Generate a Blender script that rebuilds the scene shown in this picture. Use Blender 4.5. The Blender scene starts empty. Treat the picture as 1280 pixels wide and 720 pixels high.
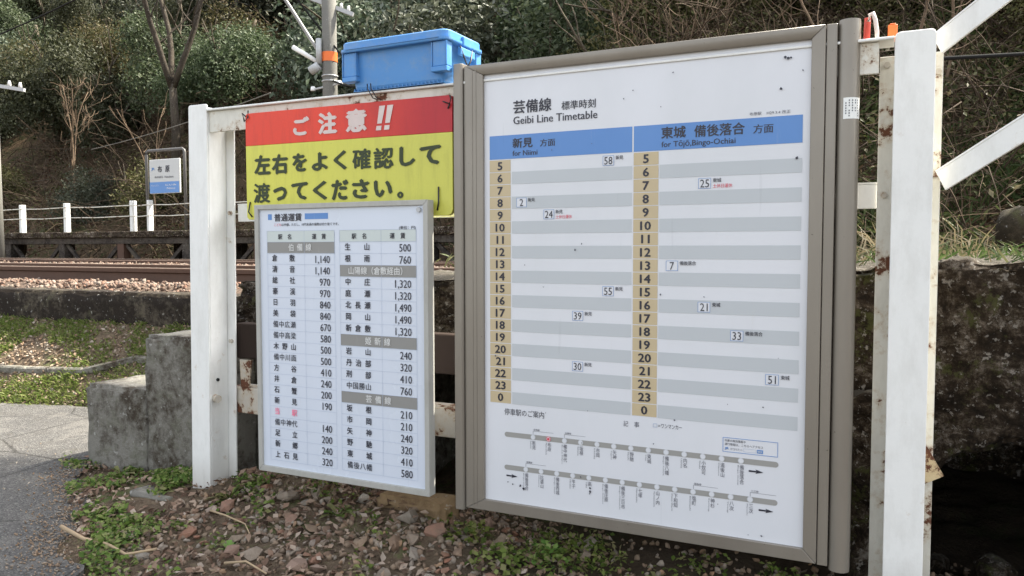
import bpy, bmesh, math, random
import numpy as np
from mathutils import Vector, Matrix, Euler, noise
R = math.radians
random.seed(7); rng = np.random.default_rng(7)
SC = bpy.context.scene; COL = SC.collection

# ------------------------------------------------------------ camera, world, sun, exposure
cam = bpy.data.cameras.new("camera"); co = bpy.data.objects.new("camera", cam); COL.objects.link(co)
cam.sensor_width = 36.0; cam.lens = 36 * 975.12 / 1280; cam.clip_start = .05; cam.clip_end = 2000
yaw, pit, rol = R(-25.61827567), R(2.99166841), R(-.08998)
fw = Vector((math.sin(yaw)*math.cos(pit), math.cos(yaw)*math.cos(pit), -math.sin(pit)))
rt = Vector((math.cos(yaw), -math.sin(yaw), 0)); up = rt.cross(fw)
r2 = math.cos(rol)*rt + math.sin(rol)*up; u2 = -math.sin(rol)*rt + math.cos(rol)*up
co.matrix_world = Matrix(((r2.x, u2.x, -fw.x, 1.24123), (r2.y, u2.y, -fw.y, -2.37368), (r2.z, u2.z, -fw.z, 1.41842), (0, 0, 0, 1)))
SC.camera = co
SUN = Vector((.50, .62, .98)).normalized()
w = bpy.data.worlds.new("World"); SC.world = w; w.use_nodes = True
wn = w.node_tree.nodes; wl = w.node_tree.links
sky = wn.new('ShaderNodeTexSky'); sky.sky_type = 'NISHITA'; sky.sun_disc = False
sky.sun_elevation = math.asin(SUN.z); sky.sun_rotation = math.atan2(SUN.x, SUN.y)
sky.air_density = 1.0; sky.dust_density = 3.0; sky.ozone_density = 1.0
bg = wn['Background']; bg.inputs[1].default_value = .13; hz = wn.new('ShaderNodeHueSaturation'); hz.inputs['Saturation'].default_value = .33; wl.new(sky.outputs[0], hz.inputs['Color']); wl.new(hz.outputs[0], bg.inputs[0])   # thin white veil over the blue
sl = bpy.data.lights.new("sun", 'SUN'); so = bpy.data.objects.new("sun", sl); COL.objects.link(so)
sl.energy = 3.9; sl.angle = R(.6); sl.color = (1, .93, .80)
so.rotation_euler = SUN.to_track_quat('Z', 'Y').to_euler()
SC.view_settings.view_transform = 'Standard'; SC.view_settings.look = 'None'
SC.view_settings.exposure = 2.1; SC.view_settings.gamma = 1

# ------------------------------------------------------------ helpers
def tag(o, label=None, cat=None, group=None, kind=None):
    for k, v in (('label', label), ('category', cat), ('group', group), ('kind', kind)):
        if v: o[k] = v
    return o
def link(name, me, m=None, parent=None, loc=None, rot=None):
    o = bpy.data.objects.new(name, me); COL.objects.link(o)
    if m and me is not None and not me.materials: me.materials.append(m)
    if parent: o.parent = parent
    if loc is not None: o.location = loc
    if rot is not None: o.rotation_euler = rot
    return o
def empty(name, loc=(0, 0, 0), rot=(0, 0, 0), **k):
    o = bpy.data.objects.new(name, None); COL.objects.link(o); o.location = loc; o.rotation_euler = rot
    o.empty_display_size = .1
    return tag(o, **k)
class MB:
    def __init__(s): s.v = []; s.f = []
    def box(s, a, b, rot=None, at=None):
        (x0, y0, z0), (x1, y1, z1) = a, b; n = len(s.v)
        P = [Vector(p) for p in ((x0,y0,z0),(x1,y0,z0),(x1,y1,z0),(x0,y1,z0),(x0,y0,z1),(x1,y0,z1),(x1,y1,z1),(x0,y1,z1))]
        if rot is not None: P = [rot @ p for p in P]
        if at is not None: P = [p + Vector(at) for p in P]
        s.v += [tuple(p) for p in P]
        s.f += [tuple(n+i for i in q) for q in ((0,3,2,1),(4,5,6,7),(0,1,5,4),(1,2,6,5),(2,3,7,6),(3,0,4,7))]
        return s
    def beam(s, p, q, w_, h_, upv=(0, 0, 1)):
        p, q = Vector(p), Vector(q); d = (q-p); L = d.length; d.normalize()
        sx = d.cross(Vector(upv)).normalized(); uz = sx.cross(d)
        M = Matrix((sx, d, uz)).transposed()
        return s.box((-w_/2, 0, -h_/2), (w_/2, L, h_/2), M, p)
    def tube(s, pts, r, n=8, cap=True, r_end=None):
        pts = [Vector(p) for p in pts]; rings = []; N = len(pts)
        ref = Vector((0, 0, 1))
        for i, p in enumerate(pts):
            d = (pts[min(i+1, N-1)] - pts[max(i-1, 0)]).normalized()
            a = ref if abs(d.dot(ref)) < .9 else Vector((1, 0, 0))
            x = d.cross(a).normalized(); y = x.cross(d)
            rr = r if r_end is None else r + (r_end-r)*i/(N-1)
            base = len(s.v)
            for k in range(n):
                t = 2*math.pi*k/n; s.v.append(tuple(p + (x*math.cos(t)+y*math.sin(t))*rr))
            rings.append(base)
        for a, b in zip(rings, rings[1:]):
            for k in range(n): s.f.append((a+k, b+k, b+(k+1) % n, a+(k+1) % n))
        if cap:
            s.f.append(tuple(rings[0]+k for k in range(n))); s.f.append(tuple(rings[-1]+k for k in reversed(range(n))))
        return s
    def prism(s, prof, z0, z1):          # prof in XY
        n = len(s.v); m = len(prof)
        for z in (z0, z1): s.v += [(x, y, z) for x, y in prof]
        s.f.append(tuple(n+i for i in reversed(range(m)))); s.f.append(tuple(n+m+i for i in range(m)))
        for i in range(m): j = (i+1) % m; s.f.append((n+i, n+j, n+m+j, n+m+i))
        return s
    def plate(s, prof, y0, y1):          # prof in XZ, counter-clockwise seen from -Y
        n = len(s.v); m = len(prof)
        for y in (y0, y1): s.v += [(x, y, z) for x, z in prof]
        s.f.append(tuple(n+i for i in range(m))); s.f.append(tuple(n+m+i for i in reversed(range(m))))
        for i in range(m): j = (i+1) % m; s.f.append((n+j, n+i, n+m+i, n+m+j))
        return s
    def mesh(s, name):
        me = bpy.data.meshes.new(name); me.from_pydata(s.v, [], s.f); me.update(); return me
    def build(s, name, m, parent=None, bevel=0, smooth=False, seg=1, **k):
        me = s.mesh(name)
        if bevel:
            bm = bmesh.new(); bm.from_mesh(me); bmesh.ops.recalc_face_normals(bm, faces=bm.faces)
            ed = [e for e in bm.edges if len(e.link_faces) == 2 and e.calc_face_angle(0) > .5]
            bmesh.ops.bevel(bm, geom=ed, offset=bevel, segments=seg, affect='EDGES', profile=.5)
            bm.to_mesh(me); bm.free()
        else:
            bm = bmesh.new(); bm.from_mesh(me); bmesh.ops.recalc_face_normals(bm, faces=bm.faces); bm.to_mesh(me); bm.free()
        if smooth: me.polygons.foreach_set('use_smooth', [True]*len(me.polygons))
        o = link(name, me, m, parent); return tag(o, **k)
def np_mesh(name, V, F, tint=None):
    me = bpy.data.meshes.new(name); V = np.asarray(V, np.float32); F = np.asarray(F, np.int32)
    me.vertices.add(len(V)); me.vertices.foreach_set('co', V.ravel())
    k = F.shape[1]; me.loops.add(F.size); me.loops.foreach_set('vertex_index', F.ravel())
    me.polygons.add(len(F)); me.polygons.foreach_set('loop_start', np.arange(0, F.size, k, dtype=np.int32))
    if tint is not None:
        a = me.attributes.new('tint', 'FLOAT', 'FACE'); a.data.foreach_set('value', np.asarray(tint, np.float32))
    me.update(calc_edges=True); return me
def sm(x, a, b):
    t = min(1, max(0, (x-a)/(b-a))); return t*t*(3-2*t)

# ------------------------------------------------------------ materials
class NT:
    def __init__(s, name):
        s.m = bpy.data.materials.new(name); s.m.use_nodes = True; s.t = s.m.node_tree; s.b = s.t.nodes['Principled BSDF']
        s.co = None
    def n(s, t, **k):
        x = s.t.nodes.new(t)
        for a, v in k.items(): setattr(x, a, v)
        return x
    def L(s, a, b): s.t.links.new(a, b)
    def coord(s):
        if s.co is None:
            g = s.n('ShaderNodeNewGeometry'); s.co = g.outputs['Position']
        return s.co
    def objco(s): return s.n('ShaderNodeTexCoord').outputs['Object']
    def noise(s, sc, det=6, rough=.6, stretch=None, co=None, dist=0):
        x = s.n('ShaderNodeTexNoise'); x.inputs['Scale'].default_value = sc; x.inputs['Detail'].default_value = det
        x.inputs['Roughness'].default_value = rough; x.inputs['Distortion'].default_value = dist
        c = co or s.coord()
        if stretch:
            mp = s.n('ShaderNodeMapping'); mp.inputs['Scale'].default_value = stretch; s.L(c, mp.inputs[0]); c = mp.outputs[0]
        s.L(c, x.inputs['Vector']); return x.outputs['Fac']
    def voro(s, sc, feature='F1', out='Distance', rnd=1):
        x = s.n('ShaderNodeTexVoronoi', feature=feature); x.inputs['Scale'].default_value = sc; x.inputs['Randomness'].default_value = rnd
        s.L(s.coord(), x.inputs['Vector']); return x.outputs[out]
    def ramp(s, fac, stops):
        x = s.n('ShaderNodeValToRGB'); e = x.color_ramp.elements
        for i, (p, c) in enumerate(stops):
            if i > 1: e.new(p)
            e[i].position = p; e[i].color = (c, c, c, 1) if isinstance(c, (int, float)) else (*c, 1)
        s.L(fac, x.inputs[0]); return x.outputs[0]
    def mix(s, fac, a, b, mode='MIX'):
        x = s.n('ShaderNodeMix', data_type='RGBA', blend_type=mode)
        for sock, v in ((x.inputs[0], fac), (x.inputs[6], a), (x.inputs[7], b)):
            if isinstance(v, (int, float)): sock.default_value = v
            elif isinstance(v, tuple): sock.default_value = (*v, 1)
            else: s.L(v, sock)
        return x.outputs[2]
    def math(s, op, a, b=0.):
        x = s.n('ShaderNodeMath', operation=op)
        for i, v in enumerate((a, b)):
            if isinstance(v, (int, float)): x.inputs[i].default_value = v
            else: s.L(v, x.inputs[i])
        return x.outputs[0]
    def sep(s):
        x = s.n('ShaderNodeSeparateXYZ'); s.L(s.coord(), x.inputs[0]); return x.outputs
    def out(s, col=None, rough=None, bump=None, bs=.5, bd=.01, spec=None, metal=None):
        for v, nm in ((col, 'Base Color'), (rough, 'Roughness'), (spec, 'Specular IOR Level'), (metal, 'Metallic')):
            if v is None: continue
            if isinstance(v, (int, float)): s.b.inputs[nm].default_value = v
            elif isinstance(v, tuple): s.b.inputs[nm].default_value = (*v, 1)
            else: s.L(v, s.b.inputs[nm])
        if bump is not None:
            x = s.n('ShaderNodeBump'); x.inputs['Strength'].default_value = bs; x.inputs['Distance'].default_value = bd
            s.L(bump, x.inputs['Height']); s.L(x.outputs[0], s.b.inputs['Normal'])
        return s.m
def painted(name, col, rust=.62, dirt=.5, rustcol=(.16, .055, .025), rough=.45, halo=(.42, .3, .17), spec=.4):
    t = NT(name); halocol = halo; big = t.noise(5, 5, .65); fine = t.noise(60, 4, .6); st = t.noise(9, 6, .72, (1.6, 1.6, .55))
    dirtm = t.ramp(st, [(.46, 0.), (.78, dirt*.75)])
    c = t.mix(dirtm, col, tuple(k*.52 for k in (col[0], col[1]*.96, col[2]*.86)))
    c = t.mix(t.math('MULTIPLY', fine, .22), c, tuple(k*.7 for k in col))
    rm = t.math('ADD', t.noise(14, 7, .72), t.math('MULTIPLY', big, .25)); r = t.ramp(rm, [(rust+.13, 0.), (rust+.17, 1.)])
    halo = t.ramp(rm, [(rust+.05, 0.), (rust+.15, .55)])
    c = t.mix(halo, c, halocol); c = t.mix(r, c, t.mix(fine, rustcol, (.07, .035, .02)))
    Z = t.sep()[2]; foot = t.ramp(t.math('ADD', Z, t.math('MULTIPLY', st, .35)), [(.52, .55), (.72, 0.)]); c = t.mix(foot, c, (.2, .16, .11))
    return t.out(c, t.mix(r, (rough,)*3, (.9,)*3), t.math('SUBTRACT', t.math('MULTIPLY', fine, .35), r), .35, .003, spec=spec)
def flat(name, col, rough=.5, var=.06, spec=.4, sc=30):
    t = NT(name); n_ = t.noise(sc, 4, .6)
    c = t.mix(n_, tuple(k*(1-var) for k in col), tuple(min(1, k*(1+var)) for k in col)); return t.out(c, rough, spec=spec)
M = {}
M['white_paint'] = painted('white_paint', (.78, .78, .745), rust=.70)
M['cream_paint'] = painted('cream_paint', (.66, .64, .56), rust=.58, dirt=.7)
M['rusty_white'] = painted('rusty_white', (.5, .46, .39), rust=.54, dirt=.8)
M['brown_steel'] = painted('brown_steel', (.034, .024, .019), rust=.74, dirt=.3, rustcol=(.3, .26, .22), rough=.9, halo=(.06, .03, .02), spec=.1)
def bronze():
    t = NT('bronze_aluminium'); f = t.noise(4, 5, .6, (1, 1, .25)); g = t.noise(160, 2, .5)
    c = t.mix(t.ramp(f, [(.35, 0.), (.75, 1.)]), (.255, .23, .192), (.20, .175, .142))
    sp = t.ramp(t.noise(70, 3, .6), [(.72, 0.), (.75, 1.)]); c = t.mix(sp, c, (.12, .1, .075))
    return t.out(c, t.mix(f, (.28,)*3, (.45,)*3), g, .06, .001, spec=.5, metal=.3)
M['bronze'] = bronze()
def sheet(name, col, dirt=.35, rough=.28, stain=(.55, .55, .5)):
    t = NT(name); a = t.noise(3.2, 5, .6, (1, 1, .5)); b = t.noise(38, 5, .65); st = t.noise(24, 6, .75, (1.8, 1, .16))
    c = t.mix(t.ramp(a, [(.4, 0.), (.8, dirt)]), col, tuple(k*s_ for k, s_ in zip(col, (.84, .86, .84))))
    c = t.mix(t.ramp(st, [(.6, 0.), (.82, .28)]), c, stain)
    spk = t.ramp(b, [(.755, 0.), (.775, .75)]); c = t.mix(spk, c, tuple(k*.3 for k in col))
    sc_ = t.ramp(t.noise(30, 3, .5, (1, 1, .05)), [(.68, 0.), (.7, .18)]); c = t.mix(sc_, c, tuple(k*.7 for k in col))
    return t.out(c, t.ramp(a, [(.3, rough), (.8, rough+.25)]), t.noise(2.5, 2, .5), .08, .004, spec=.45)
M['sheet_white'] = sheet('sheet_white', (.65, .66, .685), .5)
M['fare_white'] = sheet('fare_white', (.60, .645, .72), .3, .12)
M['band_grey'] = sheet('band_grey', (.47, .495, .51), .2)
M['band_dark'] = sheet('band_dark', (.245, .24, .225), .3)
M['head_green'] = sheet('head_green', (.52, .57, .55), .2)
M['head_blue'] = sheet('head_blue', (.10, .235, .52), .3)
M['hour_tan'] = sheet('hour_tan', (.50, .405, .25), .3)
M['route_grey'] = sheet('route_grey', (.3, .295, .275), .2)
M['board_dull'] = sheet('board_dull', (.50, .51, .50), .3)
M['ink'] = flat('ink', (.028, .028, .04), .35)
M['ink_soft'] = flat('ink_soft', (.1, .1, .12), .4)
M['ink_red'] = flat('ink_red', (.62, .06, .09), .4)
M['ink_pink'] = flat('ink_pink', (.85, .22, .33), .4)
M['ink_blue'] = flat('ink_blue', (.08, .22, .5), .4)
M['line_blue'] = flat('line_blue', (.40, .46, .56), .4)
M['ink_white'] = flat('ink_white', (.62, .62, .6), .4)
M['rose_white'] = flat('rose_white', (.62, .52, .48), .5, .12)
M['moss_black'] = flat('moss_black', (.035, .048, .018), .6)
def warn(name, a_, b_, mid):
    t = NT(name); X = t.sep()[0]; n_ = t.noise(5, 5, .6)
    f = t.math('ADD', X, t.math('MULTIPLY', n_, .3)); g = t.ramp(t.math('ADD', t.math('MULTIPLY', f, 1.0), 1.0), [(mid[0], 0.), (mid[1], 1.)])
    c = t.mix(g, a_, b_); st = t.noise(22, 6, .75, (1.6, 1, .2)); c = t.mix(t.ramp(st, [(.5, 0.), (.8, .38)]), c, tuple(k*.5 for k in b_))
    fi = t.noise(160, 3, .6); c = t.mix(t.math('MULTIPLY', fi, .22), c, tuple(k*.6 for k in b_))
    spk = t.ramp(t.noise(45, 4, .6), [(.74, 0.), (.77, .7)]); c = t.mix(spk, c, (.05, .05, .03))
    return t.out(c, .38, spec=.4)
M['warn_red'] = warn('warn_red', (.74, .045, .012), (.42, .012, .018), (.5, .95))     # the red deepens to crimson toward the right end
M['warn_yellow'] = warn('warn_yellow', (.63, .61, .085), (.55, .54, .09), (.3, .9))
def blueplastic():
    t = NT('blue_plastic'); n_ = t.noise(7, 5, .6); s_ = t.noise(120, 3, .6)
    c = t.mix(n_, (.055, .21, .50), (.085, .27, .58)); c = t.mix(t.ramp(t.noise(16, 7, .75), [(.48, 0.), (.75, .5)]), c, (.22, .30, .38)); c = t.mix(t.ramp(t.noise(60, 5, .7), [(.66, 0.), (.7, .6)]), c, (.09, .13, .16))
    return t.out(c, .42, s_, .08, .001, spec=.45)
M['blue_plastic'] = blueplastic()
def concrete(name, base=(.27, .265, .25), dark=(.045, .042, .03), amt=.5, lich=.3, bd=.012, moss=(.075, .085, .03)):
    t = NT(name); a = t.noise(2.6, 7, .68); b = t.noise(22, 8, .72); c_ = t.noise(95, 5, .65)
    col = t.mix(c_, base, tuple(k*.62 for k in base))
    col = t.mix(t.ramp(t.noise(8, 6, .7), [(.5, 0.), (.72, lich)]), col, moss)
    dk = t.math('ADD', t.math('MULTIPLY', a, .6), t.math('MULTIPLY', b, .5))
    col = t.mix(t.ramp(dk, [(amt-.05, 0.), (amt+.09, 1.)]), col, dark)
    pale = t.ramp(t.noise(34, 4, .6), [(.64, 0.), (.69, .6)]); col = t.mix(pale, col, (.40, .39, .35))
    return t.out(col, .92, t.math('ADD', t.math('MULTIPLY', b, .8), t.math('MULTIPLY', c_, .35)), .9, bd, spec=.2)
M['concrete'] = concrete('concrete', (.25, .235, .20), (.05, .038, .026), .56, .5)
def oldslab():
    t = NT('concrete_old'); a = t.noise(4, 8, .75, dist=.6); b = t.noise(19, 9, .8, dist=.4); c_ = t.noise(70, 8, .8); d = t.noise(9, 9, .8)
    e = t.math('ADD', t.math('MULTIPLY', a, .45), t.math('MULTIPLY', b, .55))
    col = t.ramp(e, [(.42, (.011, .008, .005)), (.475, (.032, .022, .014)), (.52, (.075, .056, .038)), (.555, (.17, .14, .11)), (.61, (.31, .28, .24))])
    col = t.mix(t.ramp(c_, [(.50, 0.), (.60, .85)]), col, (.018, .012, .008))
    col = t.mix(t.ramp(d, [(.55, 0.), (.6, .8)]), col, t.mix(c_, (.05, .055, .014), (.11, .115, .04)))
    col = t.mix(t.ramp(t.noise(40, 6, .7), [(.585, 0.), (.63, .85)]), col, (.36, .33, .29))
    g = t.n('ShaderNodeNewGeometry'); x = t.n('ShaderNodeSeparateXYZ'); t.L(g.outputs['Normal'], x.inputs[0])     # upward-facing tops are paler than the mossy faces
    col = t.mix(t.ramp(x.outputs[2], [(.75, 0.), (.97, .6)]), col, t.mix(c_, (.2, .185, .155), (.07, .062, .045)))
    return t.out(col, .95, t.math('ADD', t.math('MULTIPLY', b, 1.), t.math('MULTIPLY', c_, .6)), 1., .03, spec=.15)
M['concrete_old'] = oldslab()
M['boulder'] = concrete('boulder', (.06, .048, .03), (.02, .016, .009), .5, .7, moss=(.06, .065, .02))
M['brown_stone'] = concrete('brown_stone', (.27, .185, .10), (.10, .06, .035), .55, .3, .006, (.16, .13, .09))
M['concrete_wall'] = concrete('concrete_wall', (.115, .095, .068), (.018, .013, .009), .46, .6)
M['concrete_pole'] = concrete('concrete_pole', (.20, .195, .175), (.10, .09, .08), .66, .1, .004)
def asphalt():
    t = NT('asphalt'); v = t.voro(150, out='Color'); vd = t.voro(150); n1 = t.noise(1.6, 5, .65); n2 = t.noise(14, 5, .7)
    x = t.n('ShaderNodeSeparateColor'); t.L(v, x.inputs[0])
    c = t.ramp(x.outputs[0], [(0, (.04, .039, .037)), (.55, (.074, .071, .067)), (.86, (.105, .10, .093)), (1, (.17, .165, .15))])
    c = t.mix(t.ramp(n1, [(.35, 0.), (.7, .7)]), c, (.06, .057, .05), 'MULTIPLY') if 0 else t.mix(t.ramp(n1, [(.4, 0.), (.7, .4)]), c, (.12, .112, .1))
    c = t.mix(t.ramp(n2, [(.54, 0.), (.70, .6)]), c, (.05, .045, .036)); cr_ = t.voro(1.3, 'DISTANCE_TO_EDGE'); c = t.mix(t.ramp(t.math('ADD', cr_, t.math('MULTIPLY', n2, .03)), [(.018, .8), (.026, 0.)]), c, (.025, .023, .02)); c = t.mix(t.ramp(t.noise(4.5, 4, .6), [(.56, 0.), (.6, .35)]), c, (.15, .14, .125))
    return t.out(c, .9, t.math('ADD', vd, t.math('MULTIPLY', n2, .6)), .9, .005, spec=.25)
M['asphalt'] = asphalt()
def soil(name='soil', a_=(.20, .15, .10), b_=(.08, .055, .036), green=(.08, .12, .03), g=.56):
    t = NT(name); n1 = t.noise(3, 7, .7); n2 = t.noise(28, 8, .75); n3 = t.noise(110, 4, .6)
    c = t.mix(t.ramp(n2, [(.35, 0.), (.68, 1.)]), b_, a_); c = t.mix(t.ramp(n3, [(.6, 0.), (.72, .7)]), c, (.2, .17, .13))
    c = t.mix(t.ramp(t.math('ADD', t.math('MULTIPLY', n1, .6), t.math('MULTIPLY', n2, .4)), [(g-.04, 0.), (g+.05, .85)]), c, green)
    if name == 'soil':      # shade of the boards painted into the earth under the timetable
        X = t.sep(); board_shade = t.ramp(t.math('ADD', X[0], t.math('MULTIPLY', n2, .5)), [(.05, 0.), (.45, .75)]); c = t.mix(board_shade, c, (.028, .022, .015))
    return t.out(c, .95, t.math('ADD', n2, t.math('MULTIPLY', n3, .4)), 1., .02, spec=.15)
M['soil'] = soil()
M['hill_soil'] = soil('hill_soil', (.13, .085, .048), (.028, .02, .013), (.035, .05, .015), .54)
M['ballast_soil'] = soil('ballast_soil', (.16, .115, .085), (.05, .035, .027), (.1, .08, .06), .6)
def rocks(name, attr, lo, mid, hi, alt):
    t = NT(name)
    if attr: q = t.n('ShaderNodeAttribute', attribute_name='tint').outputs['Fac']; cc = None
    else: q = t.n('ShaderNodeObjectInfo').outputs['Random']; cc = t.objco()
    c = t.ramp(q, [(0, lo), (.3, mid), (.52, hi), (.68, alt), (.85, tuple(k*.6 for k in mid)), (1., tuple(min(1, k*1.5) for k in hi))])
    n_ = t.noise(55, 6, .7); c = t.mix(t.ramp(n_, [(.3, .0), (.75, .75)]), c, tuple(k*.6 for k in mid))
    c = t.mix(t.ramp(t.noise(9, 4, .7), [(.5, 0.), (.72, .5)]), c, (.09, .085, .06))
    return t.out(c, .85, n_, .7, .006, spec=.25)
M['rock'] = rocks('rock', 0, (.16, .10, .07), (.28, .20, .135), (.25, .23, .195), (.24, .105, .065))
M['gravel'] = rocks('gravel', 1, (.15, .10, .07), (.28, .205, .14), (.28, .25, .21), (.34, .21, .12))
M['ballast'] = rocks('ballast', 1, (.13, .075, .055), (.20, .14, .105), (.24, .20, .165), (.20, .10, .065))
def leafm(name, cols, trans=.35, rough=.5, brown=None, spec=.12):
    t = NT(name); q = t.n('ShaderNodeAttribute', attribute_name='tint').outputs['Fac']
    oi = t.n('ShaderNodeObjectInfo').outputs['Random']
    n_ = len(cols); c = t.ramp(q, [(i/(n_-1), k) for i, k in enumerate(cols)])
    hs = t.n('ShaderNodeHueSaturation'); t.L(c, hs.inputs['Color'])
    t.L(t.math('ADD', t.math('MULTIPLY', oi, .75), .7), hs.inputs['Value']); t.L(t.math('ADD', t.math('MULTIPLY', oi, .07), .455), hs.inputs['Hue'])
    c = hs.outputs[0]; t.out(c, rough, spec=spec)
    tr = t.n('ShaderNodeBsdfTranslucent'); t.L(c, tr.inputs[0]); mx = t.n('ShaderNodeMixShader'); mx.inputs[0].default_value = trans
    t.L(t.b.outputs[0], mx.inputs[1]); t.L(tr.outputs[0], mx.inputs[2])
    t.L(mx.outputs[0], t.t.nodes['Material Output'].inputs[0]); return t.m
M['leaf_dark'] = leafm('leaf_dark', [(.022, .033, .013), (.041, .056, .025), (.064, .081, .040), (.094, .11, .062), (.14, .155, .11)], .32, .55, spec=.2)
M['leaf_olive'] = leafm('leaf_olive', [(.038, .044, .016), (.068, .072, .026), (.10, .10, .038), (.13, .115, .058), (.18, .155, .10)], .25)
M['leaf_grey'] = leafm('leaf_grey', [(.028, .038, .02), (.05, .064, .038), (.078, .093, .06), (.112, .126, .09), (.165, .18, .14)], .25, .5, spec=.2)
M['leaf_dry'] = leafm('leaf_dry', [(.05, .028, .015), (.08, .045, .024), (.11, .07, .04), (.15, .10, .06), (.21, .165, .11)], .25, .8, spec=.1)
M['weed'] = leafm('weed', [(.045, .085, .02), (.085, .15, .03), (.135, .205, .045), (.20, .25, .08), (.24, .22, .11)], .4, .5)
M['grass'] = leafm('grass', [(.03, .052, .014), (.05, .078, .024), (.075, .09, .036), (.11, .09, .052), (.15, .12, .078)], .35, .6)
M['litter'] = leafm('litter', [(.06, .045, .03), (.14, .095, .06), (.24, .17, .11), (.33, .26, .18), (.38, .33, .26)], .15, .8, spec=.15)
M['twig'] = flat('twig', (.16, .115, .078), .9, .4, .1, 4)
M['twig_dark'] = flat('twig_dark', (.065, .048, .034), .9, .4, .1, 4)
M['bark'] = concrete('bark', (.14, .115, .085), (.045, .035, .025), .56, .3, .02)
M['bark_dark'] = concrete('bark_dark', (.075, .06, .045), (.03, .024, .018), .56, .3, .02)
M['rail_rust'] = painted('rail_rust', (.085, .045, .028), rust=.75, dirt=.6, rough=.75, halo=(.06, .03, .02))
M['rail_top'] = flat('rail_top', (.30, .24, .19), .4, .2, .5)
M['timber'] = concrete('timber', (.10, .085, .07), (.028, .023, .02), .54, .2)
M['wire'] = flat('wire', (.02, .02, .02), .95, spec=.05)
M['wire_grey'] = flat('wire_grey', (.28, .28, .27), .5)
M['wire_mid'] = flat('wire_mid', (.12, .115, .10), .9, spec=.1)
M['galv'] = flat('galv', (.42, .43, .43), .4, .2)
M['porcelain'] = flat('porcelain', (.78, .78, .76), .2)
M['orange'] = flat('orange', (.78, .17, .035), .5)
M['darkred'] = flat('darkred', (.42, .05, .03), .5)
M['brownpole'] = flat('brownpole', (.10, .095, .09), .5, .2)
M['strap'] = flat('strap', (.66, .56, .5), .6)
M['sticker'] = flat('sticker', (.75, .76, .73), .5, .1)
M['black_tie'] = flat('black_tie', (.02, .018, .018), .5)
M['stick'] = flat('stick', (.36, .27, .17), .9, .35, .1, 20)
M['tan_paint'] = painted('tan_paint', (.62, .5, .3), rust=.5, dirt=.5)

# ------------------------------------------------------------ lettering: glyphs become flat meshes fitted to the measured ink boxes
_cu = bpy.data.curves.new('glyphs', 'FONT'); _ob = bpy.data.objects.new('glyphs', _cu)
_cu.resolution_u = 2; _cache = {}
def glyph(s, bold):
    k = (s, bold)
    if k not in _cache:
        _cu.body = s; me = bpy.data.meshes.new_from_object(_ob)
        V = np.array([(*v.co[:2], 0) for v in me.vertices]); F = [tuple(p.vertices) for p in me.polygons]; bpy.data.meshes.remove(me)
        if bold > .004:      # heavier weight: the outline struck again, shifted a little, each strike a hair in front
            n = len(V); F0 = list(F); V0 = V
            for j, (dx, dy) in enumerate(((1, 0), (-1, 0), (0, .8), (0, -.8)) if bold > .015 else ((1, 0), (-1, 0))):
                V = np.concatenate([V, V0+np.array([dx*bold, dy*bold, 1.+j])]); F += [tuple(i+n*(j+1) for i in f) for f in F0]
        _cache[k] = (V, F)
    return _cache[k]
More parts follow.
